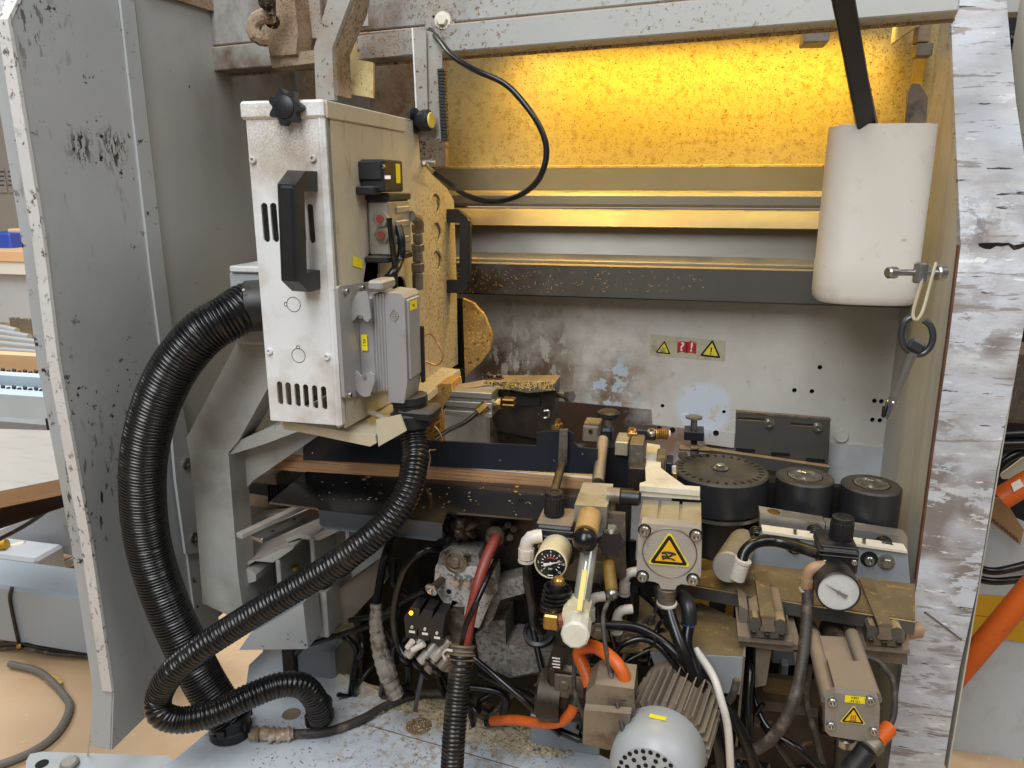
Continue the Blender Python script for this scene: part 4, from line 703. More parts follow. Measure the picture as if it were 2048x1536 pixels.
for i, (y0, y1) in enumerate(((784, 796), (797, 803), (804, 816), (817, 822), (823, 833))): P('body_rib', B().pb(890, y0, 983, y1, 1.20 + .003 * (i % 2), .05, .001), M['alu'], t)
P('rod', B().cyl(at(983, 806, 1.22), at(1003, 806, 1.22), .006), M['steel'], t); P('lock_nut', B().cyl(at(996, 806, 1.22), at(1003, 806, 1.22), .010, n=6), M['brass'], t); P('clevis', B().pb(1003, 799, 1028, 804, 1.205, .02).pb(1003, 809, 1028, 814, 1.205, .02), M['brass'], t)
fe_ = P('air_fitting', B().cyl(at(955, 824, 1.19), at(972, 809, 1.2), .008, n=6), M['brass'], t); cable('air_hose', 'black air hose running from the finned cylinder fitting', [(958, 822, 1.19), (930, 845, 1.17), (895, 862, 1.15), (870, 880, 1.13)], .004, 'rubber')
# ------------------------------------------------------------------ cast frame below the table
t = T('cast_frame', 'light grey ribbed casting carrying the table plate', 'frame', at(600, 1290, 1.05))
P('rear_wall', B().pp([(468, 1060), (520, 1030), (760, 1000), (790, 1000), (760, 1170), (660, 1270), (478, 1220)], 1.16, .02), M['cast_grey'], t)
def shelf(pix, Z, d): return B().zp(pix, Z, d)
P('shelf', B().pp([(476, 1128), (520, 1118), (562, 1098), (588, 1092), (586, 1098), (560, 1116), (545, 1125), (510, 1122), (500, 1128), (480, 1140)], 1.06, .10), M['cast_grey'], t)
P('shelf', B().pp([(572, 1078), (600, 1068), (625, 1072), (660, 1052), (690, 1050), (690, 1056), (640, 1080), (620, 1080), (598, 1076), (576, 1084)], 1.08, .09), M['cast_grey'], t)
for x0, y0, x1, y1, Y in ((552, 1120, 561, 1185, 1.06), (620, 1076, 628, 1134, 1.075), (636, 1185, 654, 1275, 1.06), (478, 1160, 488, 1228, 1.06), (690, 1052, 697, 1090, 1.09)): P('rib', B().pb(x0, y0, x1, y1, Y, .10, .002), M['cast_grey'], t)
P('curved_lug', B().pp([(486, 1136), (502, 1140), (512, 1150), (512, 1162), (486, 1170), (478, 1165)], 1.055, .05), M['cast_grey'], t)
P('floor_web', B().pp([(484, 1222), (560, 1180), (636, 1140), (640, 1190), (560, 1240), (488, 1240)], 1.12, .02), M['brown_dust'], t); P('slope_web', B().pp([(654, 1195), (760, 1120), (770, 1165), (700, 1240), (654, 1270)], 1.11, .02), M['brown_dust'], t)
P('foot_face', B().pp([(478, 1300), (500, 1268), (606, 1206), (616, 1296), (612, 1298)], 1.0, .05), M['guard'], t); P('plug_bolt', B().lathe(at(590, 1138, 1.10), (0, 0, 1), [(.008, 0), (.008, .006)], 6), M['brass'], t)
for p_a, p_b, w_, z0 in (((478, 1072), (610, 1010), .012, .80), ((512, 1078), (640, 1022), .028, .785)):
    P('slide_rail', bar(B(), atz(*p_a, z0), atz(*p_b, z0), w_, .008), M['steel' if w_ > .02 else 'cast_grey'], t)
for x, y in ((545, 1062), (588, 1038)): P('rail_hole', B().lathe(atz(x, y, .7895), (0, 0, 1), [(.003, 0), (.003, .0004)], 8), M['hole'], t)
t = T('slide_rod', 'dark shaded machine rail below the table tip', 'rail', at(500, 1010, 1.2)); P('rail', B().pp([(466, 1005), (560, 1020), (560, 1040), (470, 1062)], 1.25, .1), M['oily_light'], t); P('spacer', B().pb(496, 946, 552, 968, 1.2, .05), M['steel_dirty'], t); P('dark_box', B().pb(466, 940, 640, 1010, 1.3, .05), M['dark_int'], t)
for i in range(6): P('bellows_fold', B().pb(534 + i * 6, 972, 538 + i * 6, 1008, 1.22, .02, .001), M['black_plastic'], t)
t = T('floor_box', 'grey box below the casting behind the conduit', 'box', at(640, 1350, 1.15)); P('body', B().pb(592, 1295, 668, 1390, 1.13, .1, .006), M['blue_grey'], t); P('post', B().pb(566, 1296, 590, 1400, 1.12, .05), M['oily'], t)
# ------------------------------------------------------------------ middle machinery
t = T('gear_block', 'dark oily gearbox block below the table front', 'block', at(950, 1130, 1.05)); P('housing', B().pp([(886, 1050), (945, 1036), (1062, 1040), (1070, 1128), (1000, 1140), (900, 1120)], 1.03, .12), M['oily'], t); P('rag', B().tube([at(880, 1068, 1.0), at(905, 1050, 1.0), at(935, 1046, 1.0), at(940, 1062, 1.0), at(910, 1066, 1.0)], .012, 7, .004, lambda s: .011 + .004 * math.sin(s * 700)), M['oily'], t, 60)
P('spigot', B().lathe(at(992, 1070, 1.02), (.1, -1, -.2), [(.016, 0), (.014, .01), (.011, .012)], 14), M['oily_light'], t)
for x, y in ((1008, 1060), (1012, 1085), (1020, 1068)): P('stub', B().cyl(at(x, y, 1.025), at(x + 8, y - 10, 1.0), .005), M['oily'], t)
t = T('sand_cast_plate', 'pale grainy V shaped plate with bolts and pins', 'plate', at(950, 1250, 1.0)); P('plate', B().pp([(871, 1132), (990, 1138), (992, 1180), (982, 1200), (958, 1256), (945, 1254), (940, 1232), (930, 1230), (918, 1250), (880, 1195), (868, 1170)], .985, .03), M['sand_cast'], t)
P('bearing_block', B().pp([(880, 1105), (900, 1092), (955, 1110), (965, 1138), (875, 1132)], .99, .05), M['cast_dark'], t)
for x, y, r in ((912, 1122, .018),): P('bearing', B().lathe(at(x, y, .988), NF, [(r, 0), (r, .004), (r * .8, .005), (r * .7, .003), (r * .4, .003), (r * .35, .009)], 20), M['steel_dirty'], t)
for x, y in ((897, 1106), (934, 1112)): screw(t, at(x, y, .988), NF, .005, 'oily')
for x, y in ((917, 1158), (939, 1160)): P('stud', B().lathe(at(x, y, .985), NF, [(.008, 0), (.008, .003), (.005, .004), (.005, .014)], 10), M['steel'], t)
P('pin', B().cyl(at(884, 1160, .985), at(866, 1176, .95), .006), M['oily'], t); P('pin_disc', B().lathe(at(864, 1178, .948), (-.3, -1, -.3), [(.010, 0), (.010, .003), (.004, .004), (.004, .007)], 16), M['steel'], t); P('bore', B().lathe(at(898, 1183, .9845), NF, [(.004, 0), (.004, .0006)], 10), M['hole'], t); P('dimple', B().lathe(at(978, 1173, .984), NF, [(.014, 0), (.013, .001)], 18), M['cast_dark'], t)
t = T('grey_casting', 'dark grey machine casting behind the V plate', 'casting', at(1040, 1340, 1.1)); P('arm', B().pp([(990, 1168), (1050, 1150), (1052, 1186), (1000, 1200), (985, 1240), (965, 1262)], 1.0, .04), M['cast_dark'], t)
P('column', B().pp([(985, 1242), (1010, 1240), (1012, 1290), (1110, 1310), (1112, 1345), (1020, 1356), (960, 1330), (950, 1270)], 1.04, .08), M['cast_dark'], t); P('block', B().pp([(1020, 1200), (1048, 1198), (1062, 1300), (1012, 1290)], 1.1, .05), M['oily'], t); P('shelf_front', B().pp([(1018, 1290), (1105, 1300), (1108, 1340), (1025, 1352)], 1.0, .06), M['cast_dark'], t)
P('ring_seat', B().lathe(at(1078, 1268, 1.02), (0, -.5, 1), [(.024, 0), (.024, .006), (.019, .008), (.018, .003)], 20), M['black_plastic'], t)
# valve island
t = T('valve_island', 'black valve island with three white tube fittings', 'valve', at(870, 1340, .97)); 
for i, (x, y) in enumerate(((822, 1232), (848, 1236), (872, 1244))): s_ = P('solenoid', B().pp([(x - 14, y + 2), (x, y - 18), (x + 18, y - 14), (x + 10, y + 46), (x - 10, y + 42)], .95 - i * .004, .03), M['black_plastic'], t); screw(s_, at(x + 2, y + 22, .949 - i * .004), NF, .0022, 'white_plastic'); P('mark', B().pb(x - 4, y + 30, x + 8, y + 34, .9485 - i * .004, .001, 0), M['white_sign'], s_)
P('manifold', B().pp([(880, 1255), (905, 1200), (930, 1210), (920, 1345), (880, 1338)], .985, .05), M['oily_light'], t); P('end_plate', B().pb(884, 1278, 898, 1345, .975, .04), M['steel_dirty'], t); P('led', B().sph(at(822, 1226, .94), .003, 10), M['led'], t)
for (x, y) in ((806, 1322), (832, 1334), (858, 1328), (846, 1352), (872, 1346)):
    f_ = P('push_fitting', B().lathe(at(x + 40, y - 48, .965), at(x, y, .945) - at(x + 40, y - 48, .965), [(.0065, 0), (.0065, .016), (.0078, .017), (.0078, .034), (.007, .036)], 12), M['beige_cap' if y < 1340 else 'steel_dirty'], t); P('collar', B().lathe(at(x, y, .945), at(x, y, .945) - at(x + 40, y - 48, .965), [(.0085, -.003), (.0085, 0)], 12), M['ink'], f_)
for (a, b_) in (((815, 1295), (825, 1282)), ((825, 1300), (848, 1288))): P('white_tube', B().cyl(at(*a, .945), at(*b_, .945), .0045), M['white_plastic'], t)
cable('red_hose', 'worn red hose dropping into the ragged conduit end', [(994, 1072, 1.0), (975, 1112, .97), (958, 1160, .945), (945, 1215, .93), (936, 1260, .92), (930, 1305, .915)], .008, 'red_hose', 12)
cable('black_lead', 'thin black lead twisting along the red hose', [(992, 1120, .99), (975, 1155, .95), (955, 1200, .925), (932, 1250, .915), (921, 1305, .91)], .0042, 'rubber')
t = T('ragged_conduit', 'dusty ribbed conduit with frayed top rising from the base', 'hose', at(905, 1560, .85)); rq = .0165
P('ribbed_conduit', B().tube([at(922, 1300, .912), at(922, 1330, .90), at(914, 1400, .89), at(908, 1470, .875), at(903, 1560, .86)], rq, 18, .0012, corr(rq, .0058, .002)), M['hose_dusty'], t, 60)
P('frayed_end', B().tube([at(925, 1290, .915), at(923, 1312, .908), at(921, 1338, .90)], .02, 14, .002, lambda s: .0175 + .002 * math.sin(s * 1100) + random.uniform(-.002, .002)), M['oily_light'], t); P('string_end', B().tube([at(905, 1302, .89), at(893, 1300, .89), at(886, 1308, .89), at(890, 1318, .89)], .0018, 6), M['white_plastic'], t)
t = T('taped_cable', 'black cable wrapped in peeling grey tape', 'cable', at(785, 1400, 1.0)); P('bare_cable', B().tube([at(783, 1075, 1.08), at(768, 1120, 1.05), at(757, 1180, 1.03), at(752, 1215, 1.02)], .0065, 10), M['rubber'], t); P('tape_wrap', B().tube([at(752, 1208, 1.02), at(752, 1250, 1.01), at(760, 1300, 1.0), at(774, 1345, .99), at(792, 1392, .99)], .011, 10, .003, lambda s: .0085 + min(s * .06, .006) * (1 if s < .12 else .7) + .0008 * math.sin(s * 500)), M['tape'], t)
for i, (lb, pts, r) in enumerate((('black cable arching left of the V plate', [(880, 1098, 1.0), (850, 1100, .98), (815, 1130, .97), (796, 1180, .97), (788, 1230, .97), (795, 1280, .97), (812, 1318, .96)], .0058),
    ('long shiny black rod like cable running down right', [(948, 1316, .98), (1010, 1368, .96), (1060, 1412, .95), (1120, 1470, .95)], .0045), ('black cable looping under the dark casting', [(930, 1372, 1.05), (1000, 1385, 1.05), (1012, 1410, 1.05), (1000, 1440, 1.05), (970, 1446, 1.05)], .006),
    ('black cable crossing low behind the taped cable', [(650, 1272, 1.12), (690, 1275, 1.1), (712, 1300, 1.1), (706, 1350, 1.1), (700, 1400, 1.1)], .0055), ('black cable bundle behind the casting foot', [(615, 1290, 1.1), (680, 1270, 1.08), (740, 1250, 1.08), (800, 1215, 1.05)], .005),
    ('black lead hanging from the valve island', [(845, 1345, .95), (838, 1380, .98), (830, 1420, 1.0)], .004), ('black cable lying behind the solenoids', [(700, 1240, 1.1), (760, 1230, 1.05), (810, 1200, 1.02), (850, 1180, 1.0)], .0045))):
    cable('machine_cable', lb, pts, r)
# ================================================================== RIGHT: rollers and rails
ZR = .81
def roller(name, label, px, py, r, h, big):
    c = atz(px, py, ZR); t = T(name, label, 'roller', c - V(0, 0, h), 'pressure rollers'); e = .003
    P('drum', B().lathe(c - V(0, 0, h), (0, 0, 1), [(r - e, 0), (r, e), (r, h * .55), (r - .0006, h * .552), (r, h * .556), (r, h - e), (r - e, h), (r * (.62 if not big else .2), h), (r * (.6 if not big else .19), h - (.004 if not big else .001))], 56), M['roller'], t)
    if big:
        for k in range(30): a = 2 * math.pi * k / 30; P('rim_slot', B().box(c + V(math.cos(a) * r * .84, math.sin(a) * r * .84, .0004), (.009, .0045, .0012), .0004, Matrix.Rotation(a, 3, 'Z')), M['hole'], t)
        P('lower_ring', B().lathe(c - V(0, 0, h + .008), (0, 0, 1), [(r * .99, 0), (r * .99, .006)], 48), M['steel'], t); P('hub', B().lathe(c - V(0, 0, h + .09), (0, 0, 1), [(r * .55, 0), (r * .6, .08)], 24), M['black_plastic'], t)
    else: P('bearing_ring', B().lathe(c - V(0, 0, .004), (0, 0, 1), [(r * .58, 0), (r * .58, .005), (r * .5, .006), (r * .46, .003), (r * .34, .003), (r * .32, .006), (r * .25, .006)], 32), M['steel'], t)
    P('washer', B().lathe(c + V(0, 0, .0005), (0, 0, 1), [(.013, 0), (.013, .002)], 20), M['steel'], t); P('centre_bolt', B().lathe(c + V(0, 0, .0025), (0, 0, 1), [(.0085, 0), (.0085, .006), (.007, .007)], 6), M['steel'], t)
roller('pressure_roller', 'large flat black roller with a ring of slots', 1441, 938, .083, .064, True)
roller('pressure_roller', 'middle small black roller beside the large slotted one', 1610, 952, .048, .072, False)
roller('pressure_roller', 'rightmost small black roller next to the side panel', 1743, 968, .048, .074, False)
t = T('slotted_plate', 'dark slotted adjusting plate bolted behind the rollers', 'plate', at(1565, 950, 1.5))
P('plate', B().pp([(1472, 824), (1661, 840), (1656, 940), (1470, 908)], 1.50, .01, [stadium(1505, 838, 3, 0) and [(1476, 834), (1530, 838), (1530, 843), (1476, 840)], [(1582, 845), (1632, 849), (1632, 855), (1582, 851)]]), M['dark_bar'], t); P('slot_floor', B().pp([(1474, 826), (1659, 842), (1655, 900), (1472, 890)], 1.511, .002), M['steel_dirty'], t)
P('top_edge', B().pp([(1472, 822), (1662, 838), (1662, 842), (1472, 826)], 1.499, .012), M['steel_dirty'], t)
for x, y in ((1538, 847), (1635, 855)): P('washer', B().lathe(at(x, y, 1.5), NF, [(.010, 0), (.010, .002)], 18), M['steel'], t); screw(t, at(x, y, 1.498), NF, .0075)
for x, y in ((1490, 900), (1560, 908), (1630, 920)): P('lower_slot', B().pp([(x - 18, y - 4), (x + 20, y - 1), (x + 20, y + 5), (x - 18, y + 3)], 1.4985, .001), M['hole'], t)
P('edge_strip', B().pp([(1420, 900), (1660, 935), (1650, 955), (1420, 925)], 1.48, .015), M['dark_bar'], t)
t = T('roller_rail', 'blue grey mounting rail below the small rollers', 'rail', at(1660, 1160, 1.2))
P('front_plate', B().pp([(1525, 1064), (1815, 1104), (1822, 1182), (1492, 1132)], 1.20, .012), M['blue_grey'], t); P('top_edge', B().pp([(1525, 1062), (1815, 1102), (1815, 1107), (1525, 1067)], 1.195, .025), M['cream_paint'], t)
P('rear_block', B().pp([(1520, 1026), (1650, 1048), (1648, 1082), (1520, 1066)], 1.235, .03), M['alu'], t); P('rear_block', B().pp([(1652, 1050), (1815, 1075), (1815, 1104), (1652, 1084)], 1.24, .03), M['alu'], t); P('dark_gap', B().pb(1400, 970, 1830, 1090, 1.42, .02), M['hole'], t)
for x, y in ((1590, 1095), (1738, 1120)): P('recess', B().lathe(at(x, y - 2, 1.1995), NF, [(.013, 0), (.013, .0006)], 18), M['hole'], t); screw(t, at(x, y, 1.199), NF, .0075)
bolt(t, at(1772, 1123, 1.2), NF, .0085)
for x, y in ((1632, 1068), (1770, 1092), (1514, 1072)):
    s_ = P('spring', B().tube([at(x, y, 1.222) + V(.011 * math.cos(k * 1.05), -.012 + k * .0012, .011 * math.sin(k * 1.05)) for k in range(24)], .002, 6), M['black_plastic'], t)
for x, y in ((1590, 1068), (1728, 1088)): P('pin', B().cyl(at(x, y, 1.20), at(x, y - 10, 1.2), .003), M['steel'], t)
P('brass_nut', B().lathe(at(1545, 1030, 1.25), (0, 0, 1), [(.012, 0), (.012, .006), (.008, .007)], 12), M['brass'], t)
t = T('bed_plate', 'sawdust stained flat bed plate with screw holes', 'plate', at(1620, 1230, 1.1)); 
za_ = at(1600, 1196, 1.09).z
zq = atz(1400, 1170, za_).y
P('plate', B().zp([(1330, 1155), (1500, 1126), (1830, 1168), (1830, 1240), (1610, 1206), (1475, 1184), (1330, 1158)], za_, .018), M['gold_dust'], t)
P('front_edge', B().prism([atz(x, y, za_) + V(0, -.004, -.0015) for x, y in ((1330, 1158), (1475, 1184), (1610, 1206), (1830, 1240))] + [atz(x, y, za_) + V(0, -.001, -.0015) for x, y in ((1830, 1240), (1610, 1206), (1475, 1184), (1330, 1158))], (0, 0, -.02)), M['dark_bar'], t)
for x, y in ((1533, 1168), (1778, 1182), (1466, 1150)): P('screw_hole', B().lathe(atz(x, y, za_), (0, 0, 1), [(.008, 0), (.007, .0012), (.003, .0005)], 14), M['gold_dust'], t)
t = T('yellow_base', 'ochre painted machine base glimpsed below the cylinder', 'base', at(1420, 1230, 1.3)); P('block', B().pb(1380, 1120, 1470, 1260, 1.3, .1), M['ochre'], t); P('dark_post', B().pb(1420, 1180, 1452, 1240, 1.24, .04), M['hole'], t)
# regulators
def gauge(t, c, r, L, body, face, needle_a, white):
    ax = V(0, -1, .06).normalized(); P('gauge_body', B().lathe(c - ax * L, ax, [(r * .96, 0), (r, .004), (r, L), (r * .93, L + .001), (r * .92, L - .003)], 36), M[body], t)
    f = c - ax * .0015; ex_ = V(1, 0, 0); ez_ = ax.cross(ex_) * -1; ez_ = V(0, .06, 1).normalized(); g = P('gauge_face', B().lathe(f - ax * .001, ax, [(r * .93, 0), (r * .93, .001)], 36), M[face], t)
    W_ = lambda a, q, o=.001: f + (ex_ * math.cos(a) + ez_ * math.sin(a)) * r * q + ax * o
    if not white:
        for k in range(13):
            a = R(225 - k * 22.5); P('tick', B().tube([W_(a, .46), W_(a, .60)], r * .022, 4), M['white_sign'], g)
            if k % 2 == 0: text(str(k // 2 * 2), r * .2, W_(a, .76), ex_, ez_, t, M['white_sign'], 'numeral')
        P('red_band', B().tube([W_(R(130 - k * 10), .36) for k in range(9)], r * .03, 4), M['red_sign'], g); text('bar', r * .2, W_(R(270), .35), ex_, ez_, t, M['white_sign'], 'unit_mark')
        P('maker_line', B().tube([W_(R(258), .8), W_(R(282), .8)], r * .03, 4), M['white_sign'], g)
    a = R(needle_a); m_ = 'white_sign' if not white else 'grey_cable'
    P('needle', B().prism([W_(a, .75, .002), W_(a + R(90), .05, .002), W_(a + R(180) - .25, .45, .002), W_(a + R(180) + .25, .45, .002), W_(a - R(90), .05, .002)], ax * .0006), M[m_], g); P('needle_hub', B().lathe(f + ax * .002, ax, [(r * .1, 0), (r * .08, .0015)], 14), M[m_], g)
def regulator(label, kx, ky0, ky1, kr, bx0, by0, bx1, by1, gx, gy, gr, Y, Lg, dusty, body, face, na, white):
    un_ = u(kx, ky0, Y); t = T('pressure_regulator', label, 'regulator', at((bx0 + bx1) / 2, by1, Y + .02), 'pressure regulators')
    kt = at(kx, ky0, Y + .03); kb_ = at(kx, ky1, Y + .03); r = kr * un_; H_ = kt.z - kb_.z
    P('knob', B().lathe(kb_, (0, 0, 1), [(r * .96, 0), (r, .003), (r, H_ - .005), (r * .95, H_ - .001), (r * .85, H_), (r * .5, H_), (r * .48, H_ - .001)], 28), M['black_plastic'], t)
    for k in range(20): a = 2 * math.pi * k / 20; P('knob_flute', B().box(kb_ + V(math.cos(a) * r, math.sin(a) * r, H_ * .45), (.0018, .0024, H_ * .75), .0005, Matrix.Rotation(a, 3, 'Z')), M['black_plastic'], t)
    P('collar', B().lathe(kb_ - V(0, 0, .016), (0, 0, 1), [(r * 1.35, 0), (r * 1.3, .004), (r * 1.05, .006)] + [(r * (1.06 - .05 * (i % 2)), .006 + .0012 * i) for i in range(8)], 28), M['brown_dust' if dusty else 'black_plastic'], t)
    b = B(); P('body', B().pb(bx0, by0, bx1, by1, Y, .06, .004), M['black_plastic'], t); P('body_top', B().pb(bx0 + 2, by0 - 4, bx1 - 2, by0, Y + .002, .056, .001), M['brown_dust' if dusty else 'black_plastic'], t)
    P('ridge', B().pb(bx0 - 1, by0 + (by1 - by0) * .12, bx1 + 1, by0 + (by1 - by0) * .2, Y - .002, .062, .001), M['black_plastic'], t); P('ridge', B().pb(bx0 - 1, by0 + (by1 - by0) * .28, bx1 + 1, by0 + (by1 - by0) * .34, Y - .002, .062, .001), M['black_plastic'], t)
    for x in (bx0 + 10, bx1 - 10): screw(t, at(x, by0 + (by1 - by0) * .5, Y), NF, 6 * un_)
    gauge(t, at(gx, gy, Y - Lg), gr * u(gx, gy, Y - Lg), Lg, body, face, na, white); return t
regulator('regulator with black faced gauge and ivory housing', 1108, 983, 1030, 20, 1071, 1052, 1146, 1130, 1101, 1127, 33, .94, .05, True, 'ivory', 'black_face', 17, False)
regulator('regulator with clouded white gauge near side panel', 1680, 1032, 1088, 22, 1639, 1098, 1718, 1150, 1677, 1184, 42, 1.03, .045, False, 'black_plastic', 'glass_face', 152, True)
def elbow(label, x, y, Y, m, hose, r=.011):
    t = T('push_elbow', label, 'fitting', at(x, y + 30, Y)); q = at(x, y, Y); P('elbow_body', B().tube([q + V(.02, .004, .006), q + V(.006, 0, .004), q + V(0, 0, -.006), q + V(0, 0, -.018)], r * .85, 12), M[m], t); P('hex', B().lathe(q - V(0, 0, .012), (0, 0, -1), [(r, 0), (r, .014), (r * .9, .015)], 10), M[m], t); P('release_ring', B().lathe(q - V(0, 0, .028), (0, 0, -1), [(r * 1.05, 0), (r * 1.05, .003)], 14), M['white_plastic'], t); return t
elbow('pale push fitting elbow left of ivory gauge', 1053, 1080, .93, 'white_plastic', None); elbow('tan push fitting elbow left of clouded gauge', 1617, 1140, 1.02, 'tan_plastic', None, .0092)
cable('air_hose', 'black printed hose below the pale elbow left of gauge', [(1054, 1110, .93), (1056, 1160, .92), (1064, 1210, .93), (1070, 1245, .96), (1085, 1262, 1.0)], .0068, 'rubber', 10)
cable('air_hose', 'long black hose curving down below the tan elbow', [(1616, 1172, 1.02), (1614, 1230, 1.0), (1605, 1320, .96), (1588, 1400, .93), (1550, 1470, .92), (1500, 1505, .93), (1470, 1505, .95)], .0078, 'rubber_dusty', 10)
# round cylinder end with hose
t = T('rod_cylinder', 'short aluminium cylinder with round end left of clouded gauge', 'cylinder', at(1460, 1160, 1.1)); pa, pb_ = at(1456, 1135, 1.08), at(1486, 1085, 1.24)
P('barrel', B().cyl(pa, pb_, .0235, n=28, bev=.002), M['gold_alu'], t); P('end_disc', B().cyl(pa + (pa - pb_).normalized() * .002, pa, .0215, n=24), M['beige_cap'], t); q = at(1478, 1140, 1.06); P('fitting', B().cyl(q + V(-.002, 0, -.016), q + V(.004, 0, .012), .011, bev=.002), M['white_plastic'], t); P('fitting_ring', B().cyl(q + V(.004, 0, .013), q + V(.005, 0, .017), .012), M['white_plastic'], t); screw(t, at(1456, 1108, 1.115), (0, -.2, 1), .005, 'oily')
cable('air_hose', 'black hose arching from round cylinder to the clouded regulator', [(1482, 1128, 1.06), (1490, 1102, 1.07), (1515, 1084, 1.08), (1550, 1082, 1.09), (1590, 1092, 1.08), (1640, 1108, 1.06)], .0085, 'rubber', 10)
# ------------------------------------------------------------------ square cylinder with hand sign
t = T('square_cylinder', 'square pneumatic cylinder with yellow hand warning sign', 'cylinder', at(1338, 1180, .97)); YS = .955
P('front_cap', B().pp([(1277, 1052), (1283, 1046), (1390, 1056), (1402, 1062), (1404, 1070), (1402, 1150), (1396, 1168), (1388, 1172), (1362, 1168), (1354, 1172), (1350, 1180), (1322, 1178), (1318, 1168), (1310, 1164), (1284, 1160), (1274, 1152), (1273, 1140)], YS, .02), M['beige_cap'], t)
for i, (a, c) in enumerate(((1277, 1311), (1318, 1356), (1363, 1403))): P('barrel_rib', B().pp([(a, 1056 + i * 3), (c, 1058 + i * 3), (c - 2, 1145), (a, 1145)], YS + .02, .10), M['gold_alu'], t)
P('barrel_core', B().pp([(1281, 1062), (1399, 1070), (1396, 1140), (1279, 1140)], YS + .02, .10), M['gold_alu'], t)
P('ring_groove', B().tube([at(1339, 1106, YS - .0005) + V(math.cos(a), 0, math.sin(a)) * 53 * u(1339, 1106, YS) for a in [2 * math.pi * k / 32 for k in range(32)]], .0009, 6, closed=True), M['steel_dirty'], t)
for x, y in ((1289, 1060), (1392, 1070), (1285, 1152), (1386, 1158)): P('screw_seat', B().lathe(at(x, y, YS - .0003), NF, [(.0088, 0), (.0086, .0006)], 18), M['hole'], t); screw(t, at(x, y, YS - .001), NF, .0072)
sx_ = (at(1380, 1131, YS) - at(1295, 1124, YS)); sx_.y = 0; sx_.normalize(); sign_tri(t, at(1338, 1108, YS - .0008), sx_, V(-sx_.z, 0, sx_.x), .0265, 'hand')
P('mount_flange', B().pp([(1279, 972), (1400, 980), (1400, 1000), (1279, 992)], 1.075, .014), M['cream_paint'], t)
P('flange_top', B().zp([(1280, 972), (1400, 982), (1398, 976), (1368, 970), (1340, 950), (1322, 936), (1320, 890), (1294, 886), (1290, 930), (1292, 962), (1280, 966)], at(1340, 976, 1.075).z + .001, .008), M['cream_paint'], t)
P('bottom_port', B().lathe(at(1334, 1176, YS + .012), (0, 0, -1), [(.013, 0), (.012, .022), (.0135, .023), (.0135, .026)], 16), M['steel_dirty'], t); P('port_ring', B().lathe(at(1334, 1204, YS + .012), (0, 0, -1), [(.014, 0), (.014, .003)], 16), M['white_plastic'], t)
cable('air_hose', 'thick black hose leaving the square cylinder downwards', [(1334, 1205, .967), (1345, 1245, .95), (1365, 1300, .93), (1395, 1370, .92), (1420, 1430, .91), (1440, 1500, .90), (1445, 1560, .9)], .0085, 'rubber', 10)
t = T('black_elbow', 'black swivel elbow fitting under the square cylinder', 'fitting', at(1375, 1240, .97)); P('elbow', B().tube([at(1365, 1195, 1.0), at(1372, 1202, .98), at(1378, 1220, .97), at(1378, 1246, .965)], .0105, 12), M['black_plastic'], t); P('blue_ring', B().lathe(at(1378, 1246, .965), (0, 0, -1), [(.0085, 0), (.0085, .003)], 12), M['blue_tag'], t)
cable('air_hose', 'black hose below the swivel elbow with blue ring', [(1378, 1248, .965), (1374, 1290, .95), (1390, 1330, .94), (1430, 1390, .93), (1475, 1450, .92), (1515, 1545, .91)], .0075, 'rubber', 10)
cable('white_hose', 'cream white hose crossing among the black hoses', [(1392, 1300, .965), (1425, 1350, .925), (1442, 1400, .905), (1456, 1460, .895), (1462, 1560, .89)], .0052, 'white_plastic', 10)
for i, (lb, pts, r) in enumerate((('black cable tied to a thinner one right of sensor', [(1210, 1250, .93), (1270, 1255, .94), (1320, 1280, .94), (1360, 1315, .93), (1400, 1360, .925), (1430, 1420, .92)], .0068), ('thin black cable joining the tied pair', [(1228, 1310, .93), (1245, 1290, .93), (1280, 1278, .935), (1315, 1292, .935), (1350, 1330, .93), (1400, 1395, .92), (1425, 1450, .915)], .0042), ('dusty cable hidden behind the tied pair', [(1300, 1280, .96), (1360, 1310, .95), (1420, 1390, .94), (1450, 1480, .93), (1470, 1560, .92)], .0065))): cable('machine_cable', lb, pts, r, 'rubber' if i < 2 else 'rubber_dusty')
S1('cable_strap', B().tube([at(1300, 1268, .928), at(1310, 1276, .922), at(1308, 1290, .924), at(1298, 1296, .93)], .0022, 6), M['ink'], 'black strap tying the cable pair', 'strap')
cable('sensor_lead', 'thin grey black sensor lead hanging in front of motor', [(1222, 1195, .90), (1212, 1212, .88), (1206, 1240, .87), (1212, 1300, .85), (1228, 1380, .83), (1248, 1470, .80), (1258, 1520, .79)], .003, 'rubber_dusty')
S1('sensor_tip', B().cyl(at(1262, 1512, .79), at(1266, 1545, .785), .005, bev=.001), M['steel'], 'metal plug at the end of the sensor lead', 'plug')
# ------------------------------------------------------------------ centre stack
t = T('guide_block', 'brushed aluminium block with tan roller and black ball', 'block', at(1185, 1055, .97)); Yb = .965
P('block', B().pp([(1149, 1010), (1214, 1014), (1212, 1056), (1196, 1056), (1194, 1040), (1186, 1028), (1172, 1024), (1160, 1032), (1156, 1050), (1148, 1050)], Yb, .085), M['alu'], t)
P('tan_roller', B().cyl(at(1180, 1030, .955), at(1172, 1068, .92), .0155, n=24), M['tan_roller'], t); P('black_ball', B().sph(at(1170, 1080, .905), .0165, 22), M['hose'], t)
t = T('rear_post', 'dull brass coloured round post behind the aluminium block', 'post', at(1200, 960, 1.08)); P('post', B().cyl(at(1196, 965, 1.06), at(1206, 880, 1.16), .009), M['steel_dirty'], t)
t = T('glass_cylinder', 'dusty clear cylinder with yellow strip and ivory end cap', 'cylinder', at(1150, 1290, .86)); pa, pb_ = at(1180, 1085, .93), at(1158, 1235, .86)
